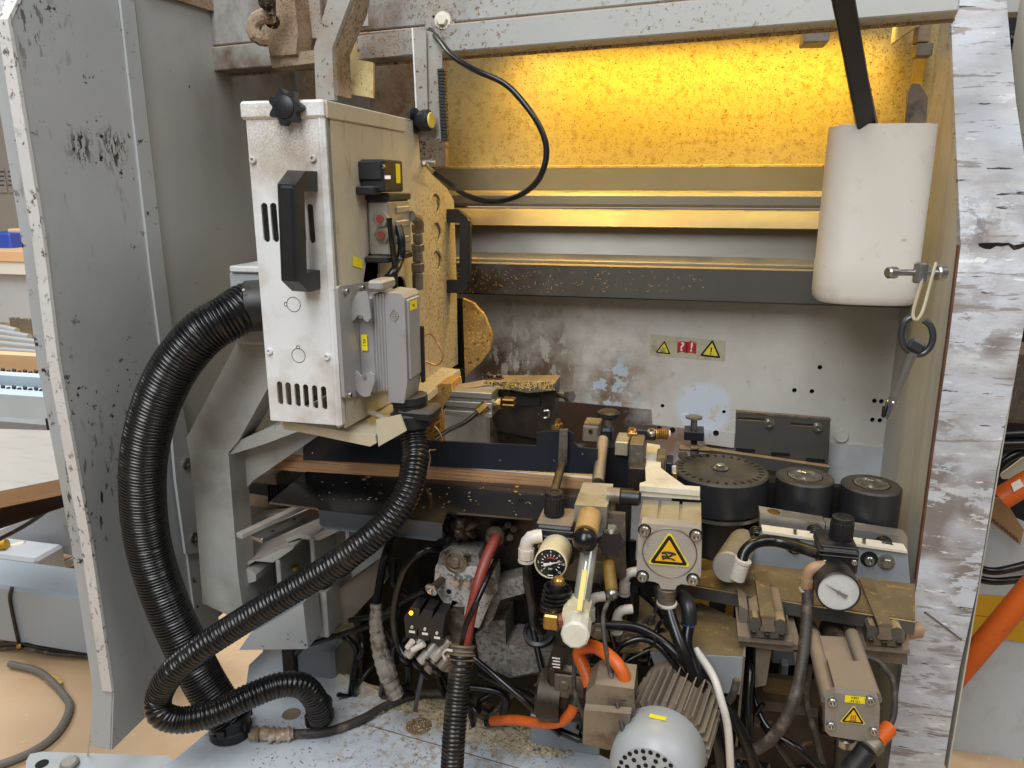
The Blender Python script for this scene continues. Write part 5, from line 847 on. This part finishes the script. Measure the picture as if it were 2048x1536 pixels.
P('tube', B().cyl(pa, pb_, 17 * u(1170, 1150, .9), n=24), M['glass_tube'], t); P('yellow_strip', bar(B(), at(1170, 1140, .879), at(1158, 1222, .838), .007, .002, .0005, (0, -1, 0)), M['tube_yellow'], t)
P('cap_collar', B().pp([(1126, 1216), (1134, 1210), (1168, 1214), (1178, 1228), (1176, 1262), (1126, 1262), (1122, 1240)], .85, .03), M['ivory'], t); P('end_cap', B().cyl(at(1156, 1240, .86), at(1150, 1272, .815), .0175, n=10, bev=.003), M['cap_white'], t); P('bore', B().lathe(at(1147, 1240, .838), (0, -.3, 1), [(.004, 0), (.004, .001)], 12), M['hole'], t)
P('red_washer', B().cyl(at(1120, 1240, .855), at(1127, 1240, .855), .010), M['red_hose'], t)
t = T('brass_fitting', 'square brass fitting with black coil spring above it', 'fitting', at(1103, 1262, .86)); P('cube', B().pb(1086, 1232, 1116, 1262, .845, .026, .002), M['brass'], t); P('top', B().cyl(at(1106, 1232, .86), at(1110, 1212, .865), .011, n=6), M['brass'], t); P('coil_spring', B().tube([at(1106 + k * .12, 1220 - k * .52, .87) + V(.0165 * math.cos(k * .4), .0165 * math.sin(k * .4), 0) for k in range(90)], .0026, 6), M['rubber'], t); P('core', B().cyl(at(1106, 1218, .87), at(1116, 1165, .87), .010), M['black_plastic'], t); P('tip', B().cyl(at(1116, 1170, .87), at(1118, 1155, .87), .0075, bev=.002), M['brass'], t)
t = T('star_screw', 'black lobed thumb screw with steel nut', 'knob', at(1222, 1112, .95)); c = at(1221, 1090, .93)
P('lobed_head', B().prism([c + V(math.cos(a), 0, math.sin(a)) * (.0165 + .002 * math.cos(6 * a)) for a in [2 * math.pi * k / 42 for k in range(42)]], (0, .012, 0)), M['black_plastic'], t); P('nut', B().cyl(at(1224, 1056, .95), at(1222, 1070, .94), .009, n=6), M['steel'], t); P('thread', B().cyl(at(1222, 1072, .935), at(1222, 1062, .94), .005), M['steel_dirty'], t)
t = T('side_carriage', 'dark carriage plates between aluminium block and square cylinder', 'carriage', at(1230, 1150, .99)); P('plate', B().pp([(1214, 1026), (1250, 1030), (1252, 1150), (1244, 1160), (1216, 1150)], .985, .01), M['oily_light'], t); P('pin', B().cyl(at(1214, 990, 1.0), at(1240, 992, 1.0), .011), M['red_hose'] if 0 else M['steel_dirty'], t); P('handle_tip', B().cyl(at(1238, 993, 1.0), at(1282, 997, 1.0), .0105, bev=.003), M['black_plastic'], t)
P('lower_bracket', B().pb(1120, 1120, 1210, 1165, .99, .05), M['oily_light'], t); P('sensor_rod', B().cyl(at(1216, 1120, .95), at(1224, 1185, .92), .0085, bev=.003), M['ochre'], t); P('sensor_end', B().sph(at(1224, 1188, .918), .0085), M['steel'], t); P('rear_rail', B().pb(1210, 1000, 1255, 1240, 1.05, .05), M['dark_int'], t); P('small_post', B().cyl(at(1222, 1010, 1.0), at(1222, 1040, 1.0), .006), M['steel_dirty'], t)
# glue / clamp column behind
t = T('clamp_column', 'upright dark clamp column with brass topped screws', 'column', at(1260, 1000, 1.16))
P('wide_plate', B().pp([(1206, 895), (1256, 895), (1256, 1000), (1196, 1000)], 1.17, .04), M['black_steel'], t); P('slot_block', B().pb(1258, 888, 1286, 936, 1.15, .06), M['oily_light'], t); P('front_block', B().pb(1256, 936, 1288, 985, 1.13, .05), M['oily'], t); P('cap_plate', B().pb(1230, 884, 1256, 912, 1.16, .05), M['gold_alu'], t)
P('cross_bar', B().pb(1255, 860, 1312, 880, 1.2, .03), M['black_steel'], t); P('brass_block', B().pb(1255, 866, 1275, 882, 1.19, .03), M['brass'], t)
for x, y in ((1264, 860), (1303, 862), (1244, 876), (1247, 884)): screw(t, at(x, y + 6, 1.2), (0, -.25, 1), .0075, 'brass' if x < 1280 else 'steel', 'cap_screw')
P('spring', B().tube([at(1312 + k * .75, 868, 1.21) + V(0, .008 * math.cos(k * 1.25), .008 * math.sin(k * 1.25)) for k in range(34)], .0016, 6), M['brass'], t); P('spring_end', B().cyl(at(1334, 868, 1.21), at(1341, 868, 1.21), .006), M['white_plastic'], t)
P('ochre_pad', B().pb(1312, 913, 1330, 950, 1.18, .04), M['gold_dust'], t); P('dark_pad', B().pb(1331, 926, 1345, 960, 1.17, .04), M['black_steel'], t); P('white_pin', B().cyl(at(1348, 932, 1.17), at(1348, 946, 1.17), .0035), M['white_plastic'], t); P('brass_foot', B().pb(1344, 946, 1354, 960, 1.165, .02), M['brass'], t)
t = T('knurled_knob', 'flat black thumb knob on threaded stem behind fence', 'knob', at(1218, 890, 1.22)); P('knob', B().lathe(at(1217, 836, 1.22), (0, 0, 1), [(.012, 0), (.0185, .004), (.0185, .010), (.014, .013)], 24), M['black_plastic'], t); P('stem', B().cyl(at(1217, 860, 1.22), at(1217, 836, 1.22), .006), M['steel_dirty'], t); P('clamp_body', B().pb(1200, 858, 1224, 886, 1.205, .03, .004), M['black_steel'], t)
t = T('sensor_box', 'small beige box with a screw behind the fence', 'box', at(1183, 885, 1.24)); P('box', B().pb(1165, 852, 1198, 886, 1.235, .03, .003), M['brown_dust'], t); screw(t, at(1181, 862, 1.235), NF, .0035, 'oily'); P('lid', B().pb(1168, 845, 1200, 853, 1.238, .03, .002), M['gold_dust'], t)
t = T('index_plunger', 'steel headed plunger in dark block above large roller', 'plunger', at(1390, 900, 1.45)); P('head', B().lathe(at(1388, 838, 1.42), (0, 0, 1), [(.009, 0), (.0155, .002), (.0155, .005), (.010, .0065)], 22), M['steel'], t); P('stem', B().cyl(at(1388, 866, 1.42), at(1388, 836, 1.42), .006), M['steel'], t); P('block', B().pb(1368, 864, 1408, 882, 1.405, .04), M['black_steel'], t); P('spindle', B().cyl(at(1388, 882, 1.42), at(1388, 905, 1.42), .006), M['oily'], t); P('catch', B().pb(1380, 895, 1398, 912, 1.40, .02), M['oily_light'], t)
P('side_arm', B().pb(1358, 898, 1420, 904, 1.40, .02), M['oily_light'], t); P('roller_eye', B().lathe(at(1366, 910, 1.4), NF, [(.009, 0), (.009, .004), (.004, .005)], 14), M['oily_light'], t)
t = T('small_bracket', 'pale small bracket plate with tapped hole on wall', 'bracket', at(1440, 900, 1.5)); P('plate', B().pp([(1408, 858), (1470, 866), (1468, 896), (1410, 888)], 1.56, .006), M['wall'], t); P('hole', B().lathe(at(1432, 866, 1.5597), NF, [(.006, 0), (.006, .0006)], 12), M['hole'], t)
# ------------------------------------------------------------------ lower right: guides, servo, motor
def carriage(label, px, py, Y, half=False):
    t = T('guide_carriage', label, 'carriage', at(px, py + 45, Y), 'linear guide carriages'); g = lambda pts: [(px + a, py + b_) for a, b_ in pts]
    P('carriage_end', B().pp(g([(-36, -10), (-30, -16), (-20, -14), (-14, -8), (-12, 0), (-18, 8), (-16, 14), (14, 16), (16, 10), (12, 2), (14, -8), (24, -12), (34, -8), (34, 28), (-36, 24)]), Y, .02), M['dark_bar'], t)
    P('rail', B().pp(g([(-14, -18), (14, -16), (12, 0), (16, 12), (12, 14), (-14, 13), (-16, 8), (-11, 0)]), Y - .004, .13), M['steel_dirty'], t)
    P('rail_top', B().pp(g([(-15, -20), (15, -17), (15, -13), (-15, -16)]), Y - .006, .13), M['gold_dust'], t)
    for s_ in (-1, 1): P('flank', B().pp(g([(s_ * 16, -14), (s_ * 34, -10), (s_ * 40, 0), (s_ * 40, 20), (s_ * 36, 20)]), Y + .02, .09), M['brown_dust'], t)
    for a, b_ in ((-29, 14), (27, 20), (-2, 20)): screw(t, at(px + a, py + b_, Y), NF, .004, 'oily')
    P('rail_bolt', B().lathe(at(px, py - 26, Y + .03), (0, 0, 1), [(.008, 0), (.008, .002), (.004, .002), (.004, .0005)], 16), M['brown_dust'], t)
    P('base_flange', B().pp(g([(-60, 22), (50, 34), (50, 42), (-60, 32)]), Y + .005, .08), M['brown_dust'], t); P('side_wall', B().pp(g([(-58, -40), (-40, -30), (-40, 24), (-58, 30)]), Y + .04, .05), M['brown_dust'], t)
carriage('dust coated linear guide carriage left of the servo', 1536, 1250, 1.0); carriage('half hidden guide carriage beside the side panel', 1770, 1266, 1.04)
t = T('dusty_pedestal', 'tan dusty pedestal with tapered legs below the left carriage', 'support', at(1540, 1420, 1.05)); P('shelf', B().pp([(1478, 1276), (1600, 1290), (1600, 1304), (1560, 1302), (1478, 1290)], 1.02, .08), M['brown_dust'], t); P('leg', B().pp([(1512, 1292), (1544, 1296), (1532, 1370), (1510, 1375)], 1.04, .04), M['brown_dust'], t); P('leg', B().pp([(1586, 1300), (1604, 1302), (1604, 1345), (1594, 1340)], 1.02, .06), M['brown_dust'], t); P('rear_column', B().pb(1545, 1300, 1600, 1330, 1.3, .03), M['blue_grey'], t); P('rear_leg', B().pb(1560, 1330, 1574, 1400, 1.28, .03), M['blue_grey'], t)
t = T('servo_drive', 'dusty brown servo actuator with yellow label and heat sign', 'servo motor', at(1700, 1480, .86)); Yv = .86
P('front_face', B().pp([(1650, 1398), (1672, 1386), (1756, 1396), (1760, 1412), (1757, 1482), (1745, 1486), (1660, 1472), (1650, 1462)], Yv, .012), M['servo_face'], t)
P('body', B().pp([(1655, 1394), (1756, 1400), (1754, 1474), (1656, 1466)], Yv + .012, .135), M['brown_dust'], t); P('step', B().pp([(1670, 1374), (1744, 1382), (1752, 1400), (1668, 1392)], Yv + .014, .06), M['brown_dust'], t)
for x in (1658, 1748): P('tie_rod', B().cyl(at(x, 1398, Yv + .01), at(x, 1398, Yv + .01) + V(0, .14, 0), .009), M['brown_dust'], t)
P('rear_flange', B().pp([(1632, 1288), (1724, 1300), (1726, 1330), (1632, 1320)], Yv + .15, .01), M['brown_dust'], t)
for x, y in ((1642, 1300), (1720, 1310)): screw(t, at(x, y, Yv + .15), NF, .006)
for x, y in ((1664, 1402), (1739, 1399), (1661, 1449), (1747, 1460)): screw(t, at(x, y, Yv), NF, .0055)
sx_ = (at(1750, 1400, Yv) - at(1660, 1391, Yv)); sx_.y = 0; sx_.normalize(); su = V(-sx_.z, 0, sx_.x)
label_plate(t, at(1710, 1399, Yv - .0005), sx_, su, .0225, .0092, ['=301', '-M101'], .0046); sign_tri(t, at(1706, 1434, Yv - .0006), sx_, su, .0135, 'heat')
P('cable_socket', B().cyl(at(1692, 1472, Yv + .03), at(1692, 1492, Yv + .03), .012, bev=.002), M['steel'], t); P('socket_boot', B().cyl(at(1692, 1490, Yv + .03), at(1688, 1560, Yv + .03), .014), M['black_plastic'], t)
for x, y0, x1_, y1 in ((1620, 1252, 1640, 1300), (1695, 1255, 1715, 1300)): P('guide_rod', B().cyl(at(x, y0, 1.12), at(x1_, y1, 1.0), .0095), M['brown_dust'], t)
P('spindle', B().cyl(at(1662, 1260, 1.14), at(1672, 1290, 1.03), .018), M['oily'], t); P('cross_plate', B().pb(1600, 1225, 1712, 1270, 1.16, .03), M['oily_light'], t)
t = T('orange_plug', 'orange cable plug with metal collar beside the servo', 'plug', at(1745, 1500, .87)); P('orange_sleeve', B().cyl(at(1752, 1482, .87), at(1778, 1456, .89), .010), M['orange'], t); P('collar', B().cyl(at(1752, 1482, .87), at(1736, 1500, .86), .0125, bev=.002), M['steel_dirty'], t); P('boot', B().cyl(at(1736, 1500, .86), at(1700, 1545, .85), .013), M['black_plastic'], t)
cable('servo_lead', 'dusty thin lead looping right of the servo', [(1728, 1312, .96), (1760, 1325, .95), (1785, 1360, .94), (1790, 1400, .93), (1785, 1440, .92), (1765, 1462, .91)], .004, 'rubber_dusty')
S1('bumper_disc', B().lathe(at(1800, 1262, 1.1), (-1, -.35, 0), [(.012, -.03), (.012, 0), (.026, .002), (.026, .007), (.022, .009)], 28), M['tan_plastic'], 'tan round bumper disc against the side panel', 'bumper')
S1('ledge_beam', B().pp([(1690, 1290), (1815, 1300), (1815, 1330), (1700, 1318)], 1.08, .08), M['brown_dust'], 'brown dusty ledge beam running to the side panel', 'ledge')
S1('bed_beam', B().pb(1210, 1255, 1480, 1300, 1.08, .03), M['oily_light'], 'oily cross beam behind the black cables', 'beam')
t = T('cable_trough', 'dust covered grey trough with peeling paint behind motor', 'trough', at(1400, 1370, 1.02)); zc = at(1400, 1308, .985).z
P('top_sheet', B().zp([(1235, 1300), (1270, 1190), (1400, 1205), (1490, 1245), (1486, 1312), (1300, 1302)], zc, .004), M['gold_dust'], t)
P('front_sheet', B().prism([atz(1300, 1303, zc) - V(0, .001, .001), atz(1486, 1313, zc) - V(0, .001, .001), atz(1486, 1313, zc) - V(0, .001, .06), atz(1420, 1308, zc) - V(0, .001, .06), atz(1318, 1303, zc) - V(0, .001, .035)], (0, .003, 0)), M['blue_grey'], t); P('side_sheet', B().prism([atz(1486, 1313, zc), atz(1490, 1246, zc), atz(1490, 1246, zc) - V(0, 0, .2), atz(1486, 1313, zc) - V(0, 0, .2)], (.003, 0, 0)), M['brown_dust'], t)
P('raised_plate', B().zp([(1228, 1240), (1290, 1240), (1300, 1268), (1220, 1268)], zc + .006, .004), M['steel_dirty'], t)
for x, y in ((1197, 1262), (1260, 1280)): bolt(t, at(x, y, .95), NF, .008, 'steel_dirty')
# motor
t = T('electric_motor', 'finned brown electric motor with domed grey fan cover', 'motor', at(1310, 1560, .85))
pa = at(1302, 1550, .775); pb_ = at(1366, 1385, .955); ax = (pb_ - pa).normalized(); L_ = (pb_ - pa).length
P('fan_cover', B().lathe(pa, ax, [(.030, -.010), (.040, -.009), (.045, -.004), (.052, .006), (.054, .02), (.054, .056), (.052, .06)], 48), M['guard'], t)
for k in range(26):
    for rr_ in (.010, .019, .028, .036):
        if k % 2 == 0 or rr_ > .03:
            e1 = ax.cross(V(1, 0, 0)).normalized(); e2 = ax.cross(e1); a = 2 * math.pi * k / 26; q = pa - ax * (.0105 if rr_ < .031 else .0098) + (e1 * math.cos(a) + e2 * math.sin(a)) * rr_; P('vent_hole', B().lathe(q, -ax, [(.0028, 0), (.0028, .0005)], 8), M['hole'], t)
P('body', B().lathe(pa + ax * .06, ax, [(.045, 0), (.045, L_ - .04)], 32), M['brown_dust'], t); P('end_bell', B().lathe(pa + ax * (L_ - .01), ax, [(.052, -.02), (.054, 0), (.04, .012)], 32), M['brown_dust'], t)
e1 = ax.cross(V(1, 0, 0)).normalized(); e2 = ax.cross(e1)
for k in range(30):
    a = 2 * math.pi * k / 30; dv = e1 * math.cos(a) + e2 * math.sin(a); P('fin', bar(B(), pa + ax * .066 + dv * .049, pa + ax * (L_ - .03) + dv * .049, .002, .014, .0004, dv), M['brown_dust'], t)
tb = P('terminal_box', B().pp([(1172, 1385), (1190, 1368), (1268, 1378), (1270, 1420), (1258, 1500), (1215, 1500), (1168, 1488)], .82, .05), M['steel_dirty'], t); P('box_lid', B().pp([(1168, 1420), (1262, 1428), (1250, 1500), (1165, 1486)], .808, .012), M['steel_dirty'], tb)
P('gland', B().cyl(at(1252, 1402, .83), at(1248, 1368, .84), .0135, n=14, bev=.002), M['black_plastic'], tb); dv = V(-.12, -.35, 1); dv = (dv - ax * dv.dot(ax)).normalized(); label_plate(t, pa + ax * .032 + dv * .0545, ax.cross(dv), ax, .020, .0075, [], .004); P('cover_screw', B().sph(at(1336, 1438, .835), .0045), M['steel'], t)
cable('orange_cable', 'thick orange cable bending into the motor terminal box', [(1180, 1372, .86), (1170, 1340, .87), (1158, 1312, .88), (1162, 1298, .88), (1190, 1294, .87), (1225, 1318, .85), (1245, 1345, .84), (1250, 1370, .838)], .0085, 'orange', 12)
cable('orange_cable', 'orange cable curving low to the black gear motor', [(985, 1442, 1.0), (1030, 1440, .97), (1080, 1446, .95), (1120, 1444, .94), (1142, 1425, .93), (1150, 1405, .93)], .0075, 'orange', 12)
t = T('gear_motor', 'dark geared motor with nameplate left of finned motor', 'motor', at(1120, 1440, .97)); P('body', B().pb(1092, 1335, 1172, 1425, .94, .1, .006), M['oily'], t); P('round_end', B().lathe(at(1098, 1390, .96), (-1, 0, 0), [(.036, -.02), (.036, .012), (.03, .016)], 24), M['oily'], t); P('cover_plate', B().pb(1108, 1352, 1166, 1398, .936, .004), M['oily_light'], t); P('screw_cap', B().lathe(at(1128, 1372, .936), NF, [(.008, 0), (.006, .0015)], 16), M['oily_light'], t); P('gland', B().cyl(at(1155, 1395, .93), at(1150, 1410, .925), .012), M['black_plastic'], t)
P('nameplate', B().pp([(1106, 1292), (1130, 1296), (1122, 1342), (1100, 1336)], .93, .003), M['ink'], t); tx = at(1128, 1340, .93) - at(1104, 1334, .93)
for i in range(4): P('nameplate_line', B().pb(1104 + (i % 2) * 2, 1316 + i * 6, 1120, 1318 + i * 6, .9285, .001, 0), M['white_sign'], t)
P('tail_cap', B().pb(1070, 1410, 1180, 1440, .99, .06), M['oily'], t)
S1('metal_screen', B().pb(1060, 1440, 1200, 1500, 1.04, .02), M['blue_grey'], 'grey metal screen behind the low orange cable', 'screen')
for i, (lb, pts, r, m_) in enumerate((('black cable dropping behind the glass cylinder', [(1195, 1180, 1.0), (1200, 1230, .99), (1190, 1290, .99), (1160, 1330, 1.0), (1140, 1370, 1.0)], .006, 'rubber'), ('black cable between casting and gear motor', [(1050, 1180, 1.05), (1062, 1240, 1.02), (1075, 1300, 1.0), (1088, 1360, .98)], .005, 'rubber'),
    ('thin black lead below the carriage pedestal', [(1500, 1330, 1.1), (1510, 1400, 1.05), (1540, 1460, 1.02), (1600, 1500, 1.0), (1660, 1560, 1.0)], .005, 'rubber'), ('dusty lead hanging behind the servo', [(1620, 1330, 1.05), (1612, 1400, 1.04), (1630, 1470, 1.03), (1650, 1550, 1.02)], .0045, 'rubber_dusty'),
    ('black cable sweeping low below the dark casting', [(960, 1345, 1.05), (1020, 1376, 1.02), (1070, 1400, 1.02), (1100, 1450, 1.0), (1160, 1480, .99)], .006, 'rubber'), ('black cable across the trough behind orange loop', [(1180, 1330, .95), (1230, 1340, .96), (1262, 1318, .97), (1300, 1300, .98)], .005, 'rubber'),
    ('thin grey lead curling left of the terminal box', [(1150, 1320, .9), (1148, 1370, .89), (1158, 1410, .885), (1172, 1440, .88)], .0032, 'rubber_dusty'), ('black hose rising behind the square cylinder', [(1262, 1080, 1.05), (1260, 1140, 1.04), (1268, 1200, 1.03), (1262, 1260, 1.04)], .008, 'rubber'), ('black lead under the left carriage rail', [(1490, 1310, 1.05), (1500, 1345, 1.02), (1497, 1400, 1.0), (1500, 1470, .98), (1512, 1550, .97)], .0055, 'rubber'))): cable('machine_cable', lb, pts, r, m_)
random.seed(21)
def tangle(n, x0, x1, y0, y1, Y0, Y1, label, group, sag):
    for _ in range(n):
        x = random.uniform(x0, x1); y = random.uniform(y0, y1 - 60); Y = random.uniform(Y0, Y1); pts = []
        dx = random.uniform(-38, 38)
        for k in range(5): pts.append((x + dx * k + random.uniform(-14, 14), min(y + k * sag * random.uniform(.3, 1.1), y1), Y + random.uniform(-.02, .02)))
        cable('tangled_cable', label, pts, random.uniform(.003, .0062), random.choice(('rubber', 'rubber', 'rubber_dusty')), 7, group=group)
tangle(9, 700, 860, 1110, 1390, 1.04, 1.14, 'black cable tangled in the dark below the table flange', 'cables in the dark left of the valve island', 55)
tangle(8, 940, 1160, 1350, 1480, 1.0, 1.08, 'black cable among those behind the low orange cable', 'cables behind the low orange cable', 26)
tangle(7, 1190, 1330, 1130, 1330, 1.0, 1.06, 'black cable among those under the square cylinder', 'cables under the square cylinder', 40)
tangle(6, 1420, 1560, 1330, 1536, .98, 1.08, 'black cable among those hanging below the carriages', 'cables below the carriages', 45)
for x, y, Y in ((1180, 1200, .96), (1235, 1225, .97), (1250, 1150, 1.0)):
    elbow(('pale fitting beside the ivory end cap', 'pale fitting above the tied cable pair', 'pale fitting left of the square cylinder port')[(1180, 1235, 1250).index(x)], x, y, Y, 'white_plastic', None, .008)
t = T('drain_housing', 'dark shadowed gearbox below the servo and carriages', 'gearbox', at(1600, 1530, 1.2)); P('housing', B().pb(1490, 1420, 1720, 1600, 1.15, .1, .01), M['oily'], t); P('cover', B().pb(1520, 1390, 1600, 1425, 1.18, .05, .005), M['oily_light'], t); P('pipe', B().cyl(at(1640, 1440, 1.12), at(1730, 1450, 1.12), .02), M['oily'], t)
# ------------------------------------------------------------------ far right background
t = T('neighbour_machine', 'grey neighbouring machine panel with yellow band at right', 'machine', at(2000, 1500, 1.75)); P('panel', B().pp([(1880, 1130), (2140, 1130), (2100, 1400), (2010, 1600), (1860, 1600)], 1.75, .03), M['base_blue'], t)
for i in range(2): P('yellow_band', B().pp([(1880, 1188 + i * 37), (2140, 1200 + i * 50), (2140, 1248 + i * 50), (1880, 1224 + i * 36)], 1.745, .004), M['hazard'], t)
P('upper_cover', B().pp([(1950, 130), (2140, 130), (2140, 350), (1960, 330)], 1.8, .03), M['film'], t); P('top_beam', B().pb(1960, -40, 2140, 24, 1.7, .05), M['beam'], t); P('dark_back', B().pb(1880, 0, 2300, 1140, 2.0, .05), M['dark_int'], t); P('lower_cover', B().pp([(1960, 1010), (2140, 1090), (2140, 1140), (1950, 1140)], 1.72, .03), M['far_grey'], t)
rk = .022; S1('ribbed_hose', B().tube([at(1980, 84, 1.6), at(2060, 80, 1.6), at(2140, 70, 1.6)], rk, 16, .0016, corr(rk * .7, .007, .002)), M['hose'], 'short black ribbed hose at the upper right corner', 'hose'); S1('rubber_hose', B().tube([at(1980, 148, 1.6), at(2050, 140, 1.6), at(2140, 125, 1.6)], .02, 14), M['rubber'], 'thick smooth black hose at the upper right corner', 'hose')
for i, (lb, pts, r, m_) in enumerate((('upper black pipe behind the panel edge', [(1970, 872, 1.6), (2050, 868, 1.6), (2140, 860, 1.6)], .012, 'rubber'), ('lower black pipe behind the panel edge', [(1970, 890, 1.58), (2050, 888, 1.58), (2140, 886, 1.58)], .010, 'rubber'), ('black hose bending left above the cardboard', [(1980, 960, 1.6), (2010, 920, 1.6), (2060, 900, 1.6), (2140, 895, 1.6)], .010, 'rubber'), ('thin black cable arc above the yellow band', [(1930, 1125, 1.6), (1980, 1142, 1.6), (2030, 1135, 1.6), (2120, 1110, 1.6)], .008, 'rubber'), ('second black cable arc above the yellow band', [(1930, 1150, 1.6), (1980, 1162, 1.6), (2030, 1160, 1.6), (2120, 1148, 1.6)], .008, 'rubber'),
    ('thick orange cable crossing the grey machine at right', [(2120, 1105, 1.5), (2040, 1200, 1.5), (1960, 1295, 1.5), (1880, 1390, 1.5)], .022, 'orange'))): cable('pipe_cable' if m_ != 'orange' else 'orange_cable', lb, pts, r, m_, 14)
t = T('orange_tube', 'short orange plug tube with paper label right of panel', 'tube', at(2020, 1000, 1.55)); P('tube', B().cyl(at(2000, 998, 1.55), at(2080, 950, 1.55), .022), M['orange'], t); P('paper_label', B().pp([(2022, 968), (2040, 958), (2048, 972), (2028, 984)], 1.525, .001), M['white_sign'], t)
t = T('cardboard_sheet', 'torn corrugated cardboard behind the panel edge', 'cardboard', at(2000, 1080, 1.62)); P('face', B().pp([(1975, 990), (2010, 1000), (2048, 1060), (2040, 1090), (1975, 1040)], 1.64, .004), M['cardboard'], t)
P('flutes', B().tube([at(1975 + i * 3.2, 1028 + i * 2.6 + 6 * (i % 2), 1.635) for i in range(20)], .0015, 5), M['brown_edge'], t)
S1('grey_block', B().pb(2005, 700, 2100, 850, 1.75, .1, .01), M['oily_light'], 'dim grey machine part behind the panel edge', 'machine part'); S1('white_card', B().pp([(2000, 950), (2060, 905), (2090, 930), (2090, 960), (2005, 958)], 1.66, .004), M['cream_paint'], 'pale card wedged above the orange tube', 'card')
# ------------------------------------------------------------------ wood shavings (uncountable)
random.seed(11)
def chips_on(name, n, place, m, ln=(.004, .011), w=.0011, curl=.5):
    b = B()
    for _ in range(n):
        p, nx, ny, nz = place(); a = random.uniform(0, 6.28); L = random.uniform(*ln) / 2; d = nx * math.cos(a) + ny * math.sin(a); e = nz.cross(d) * (w * random.uniform(.5, 1.2)); up2 = nz * L * curl * random.uniform(.1, 1)
        b.add([p - d * L + up2, p - d * L + e + up2, p + nz * .0003, p + e + nz * .0003, p + d * L + up2 * random.uniform(0, 1), p + d * L + e], [(0, 1, 3, 2), (2, 3, 5, 4)])
    o = link(name, b, M[m], None, False); o['kind'] = 'stuff'; return o
X_, Y_, Z_ = V(1, 0, 0), V(0, 1, 0), V(0, 0, 1)
def wallpt():
    while True:
        x = random.uniform(-.4, .385); z = random.uniform(za, at(1350, 60, WU).z + .03)
        if random.random() < .35 + .65 * (z - za) / .25: return V(x, WU - .0006, z), X_, Z_, -Y_
chips_on('panel_shavings', 4200, wallpt, 'shaving', (.002, .006), .0007); chips_on('dark_shavings', 4200, wallpt, 'shaving_dark', (.0015, .0045), .0007)
def inpoly(poly, f):
    xs = [p[0] for p in poly]; ys = [p[1] for p in poly]
    def g():
        while True:
            x, y = random.uniform(min(xs), max(xs)), random.uniform(min(ys), max(ys)); c = False; j = len(poly) - 1
            for i in range(len(poly)):
                if (poly[i][1] > y) != (poly[j][1] > y) and x < (poly[j][0] - poly[i][0]) * (y - poly[i][1]) / (poly[j][1] - poly[i][1]) + poly[i][0]: c = not c
                j = i
            if c: return f(x, y)
    return g
chips_on('table_shavings', 60, inpoly([(560, 1000), (640, 955), (1180, 985), (1060, 1032), (900, 1020)], lambda x, y: (atz(x, y, ZT + .0008), X_, Y_, Z_)), 'chip_pale', (.0015, .0045), .0008)
chips_on('board_shavings', 40, inpoly([(640, 925), (1190, 955), (1190, 975), (640, 945)], lambda x, y: (at(x, y, 1.098), X_, Z_, -Y_)), 'shaving', (.002, .006), .0008)
chips_on('head_shavings', 900, inpoly([(840, 340), (900, 400), (910, 720), (860, 740), (850, 560)], lambda x, y: (atx(x, y, XH + .0008), Y_, Z_, X_)), 'shaving', (.003, .008), .0009)
chips_on('base_shavings', 900, inpoly([(700, 1400), (860, 1400), (1150, 1480), (1120, 1520), (960, 1500), (760, 1440)], lambda x, y: (atz(x, y, .421 + random.random() * .008), X_, Y_, Z_)), 'chip_pale', (.003, .008), .0009)
chips_on('grime_specks', 260, inpoly([(520, 1440), (700, 1400), (1150, 1500), (1150, 1536), (500, 1536)], lambda x, y: (atz(x, y, .4205), X_, Y_, Z_)), 'shaving_dark', (.002, .006), .0012, 0)
chips_on('ledge_shavings', 260, lambda: (V(random.uniform(-.5, .38), random.uniform(1.505, 1.56), zz(533, 1.5) + .0015), X_, Y_, Z_), 'shaving', (.003, .008), .0009)
chips_on('profile_shavings', 200, lambda: (at(915 + random.random() ** 2.2 * 500, random.uniform(535, 585), 1.4985), X_, Z_, -Y_), 'shaving', (.002, .006), .0007)
chips_on('bracket_shavings', 700, inpoly([(905, 0), (520, 0), (530, 110), (640, 120), (830, 100), (905, 85)], lambda x, y: (at(x, y, 1.17 if x < 700 else 1.28), X_, Z_, -Y_)), 'shaving_dark', (.002, .005), .0008)
chips_on('beam_fringe', 420, lambda: (a0.lerp(a1, random.uniform(.36, .98)) + V(0, random.uniform(.02, .05), random.uniform(-.007, 0)), X_, Z_, -Y_), 'shaving', (.004, .011), .0009)
chips_on('post_shavings', 500, lambda: (V(XR - .0012, random.uniform(1.46, 1.57), random.uniform(1.25, 1.62)), Y_, Z_, -X_), 'shaving', (.004, .009), .0009)
chips_on('block_shavings', 220, inpoly([(966, 762), (1112, 762), (1108, 780), (970, 776)], lambda x, y: (at(x, y, 1.243), X_, Z_, -Y_)), 'shaving', (.004, .009), .0009)
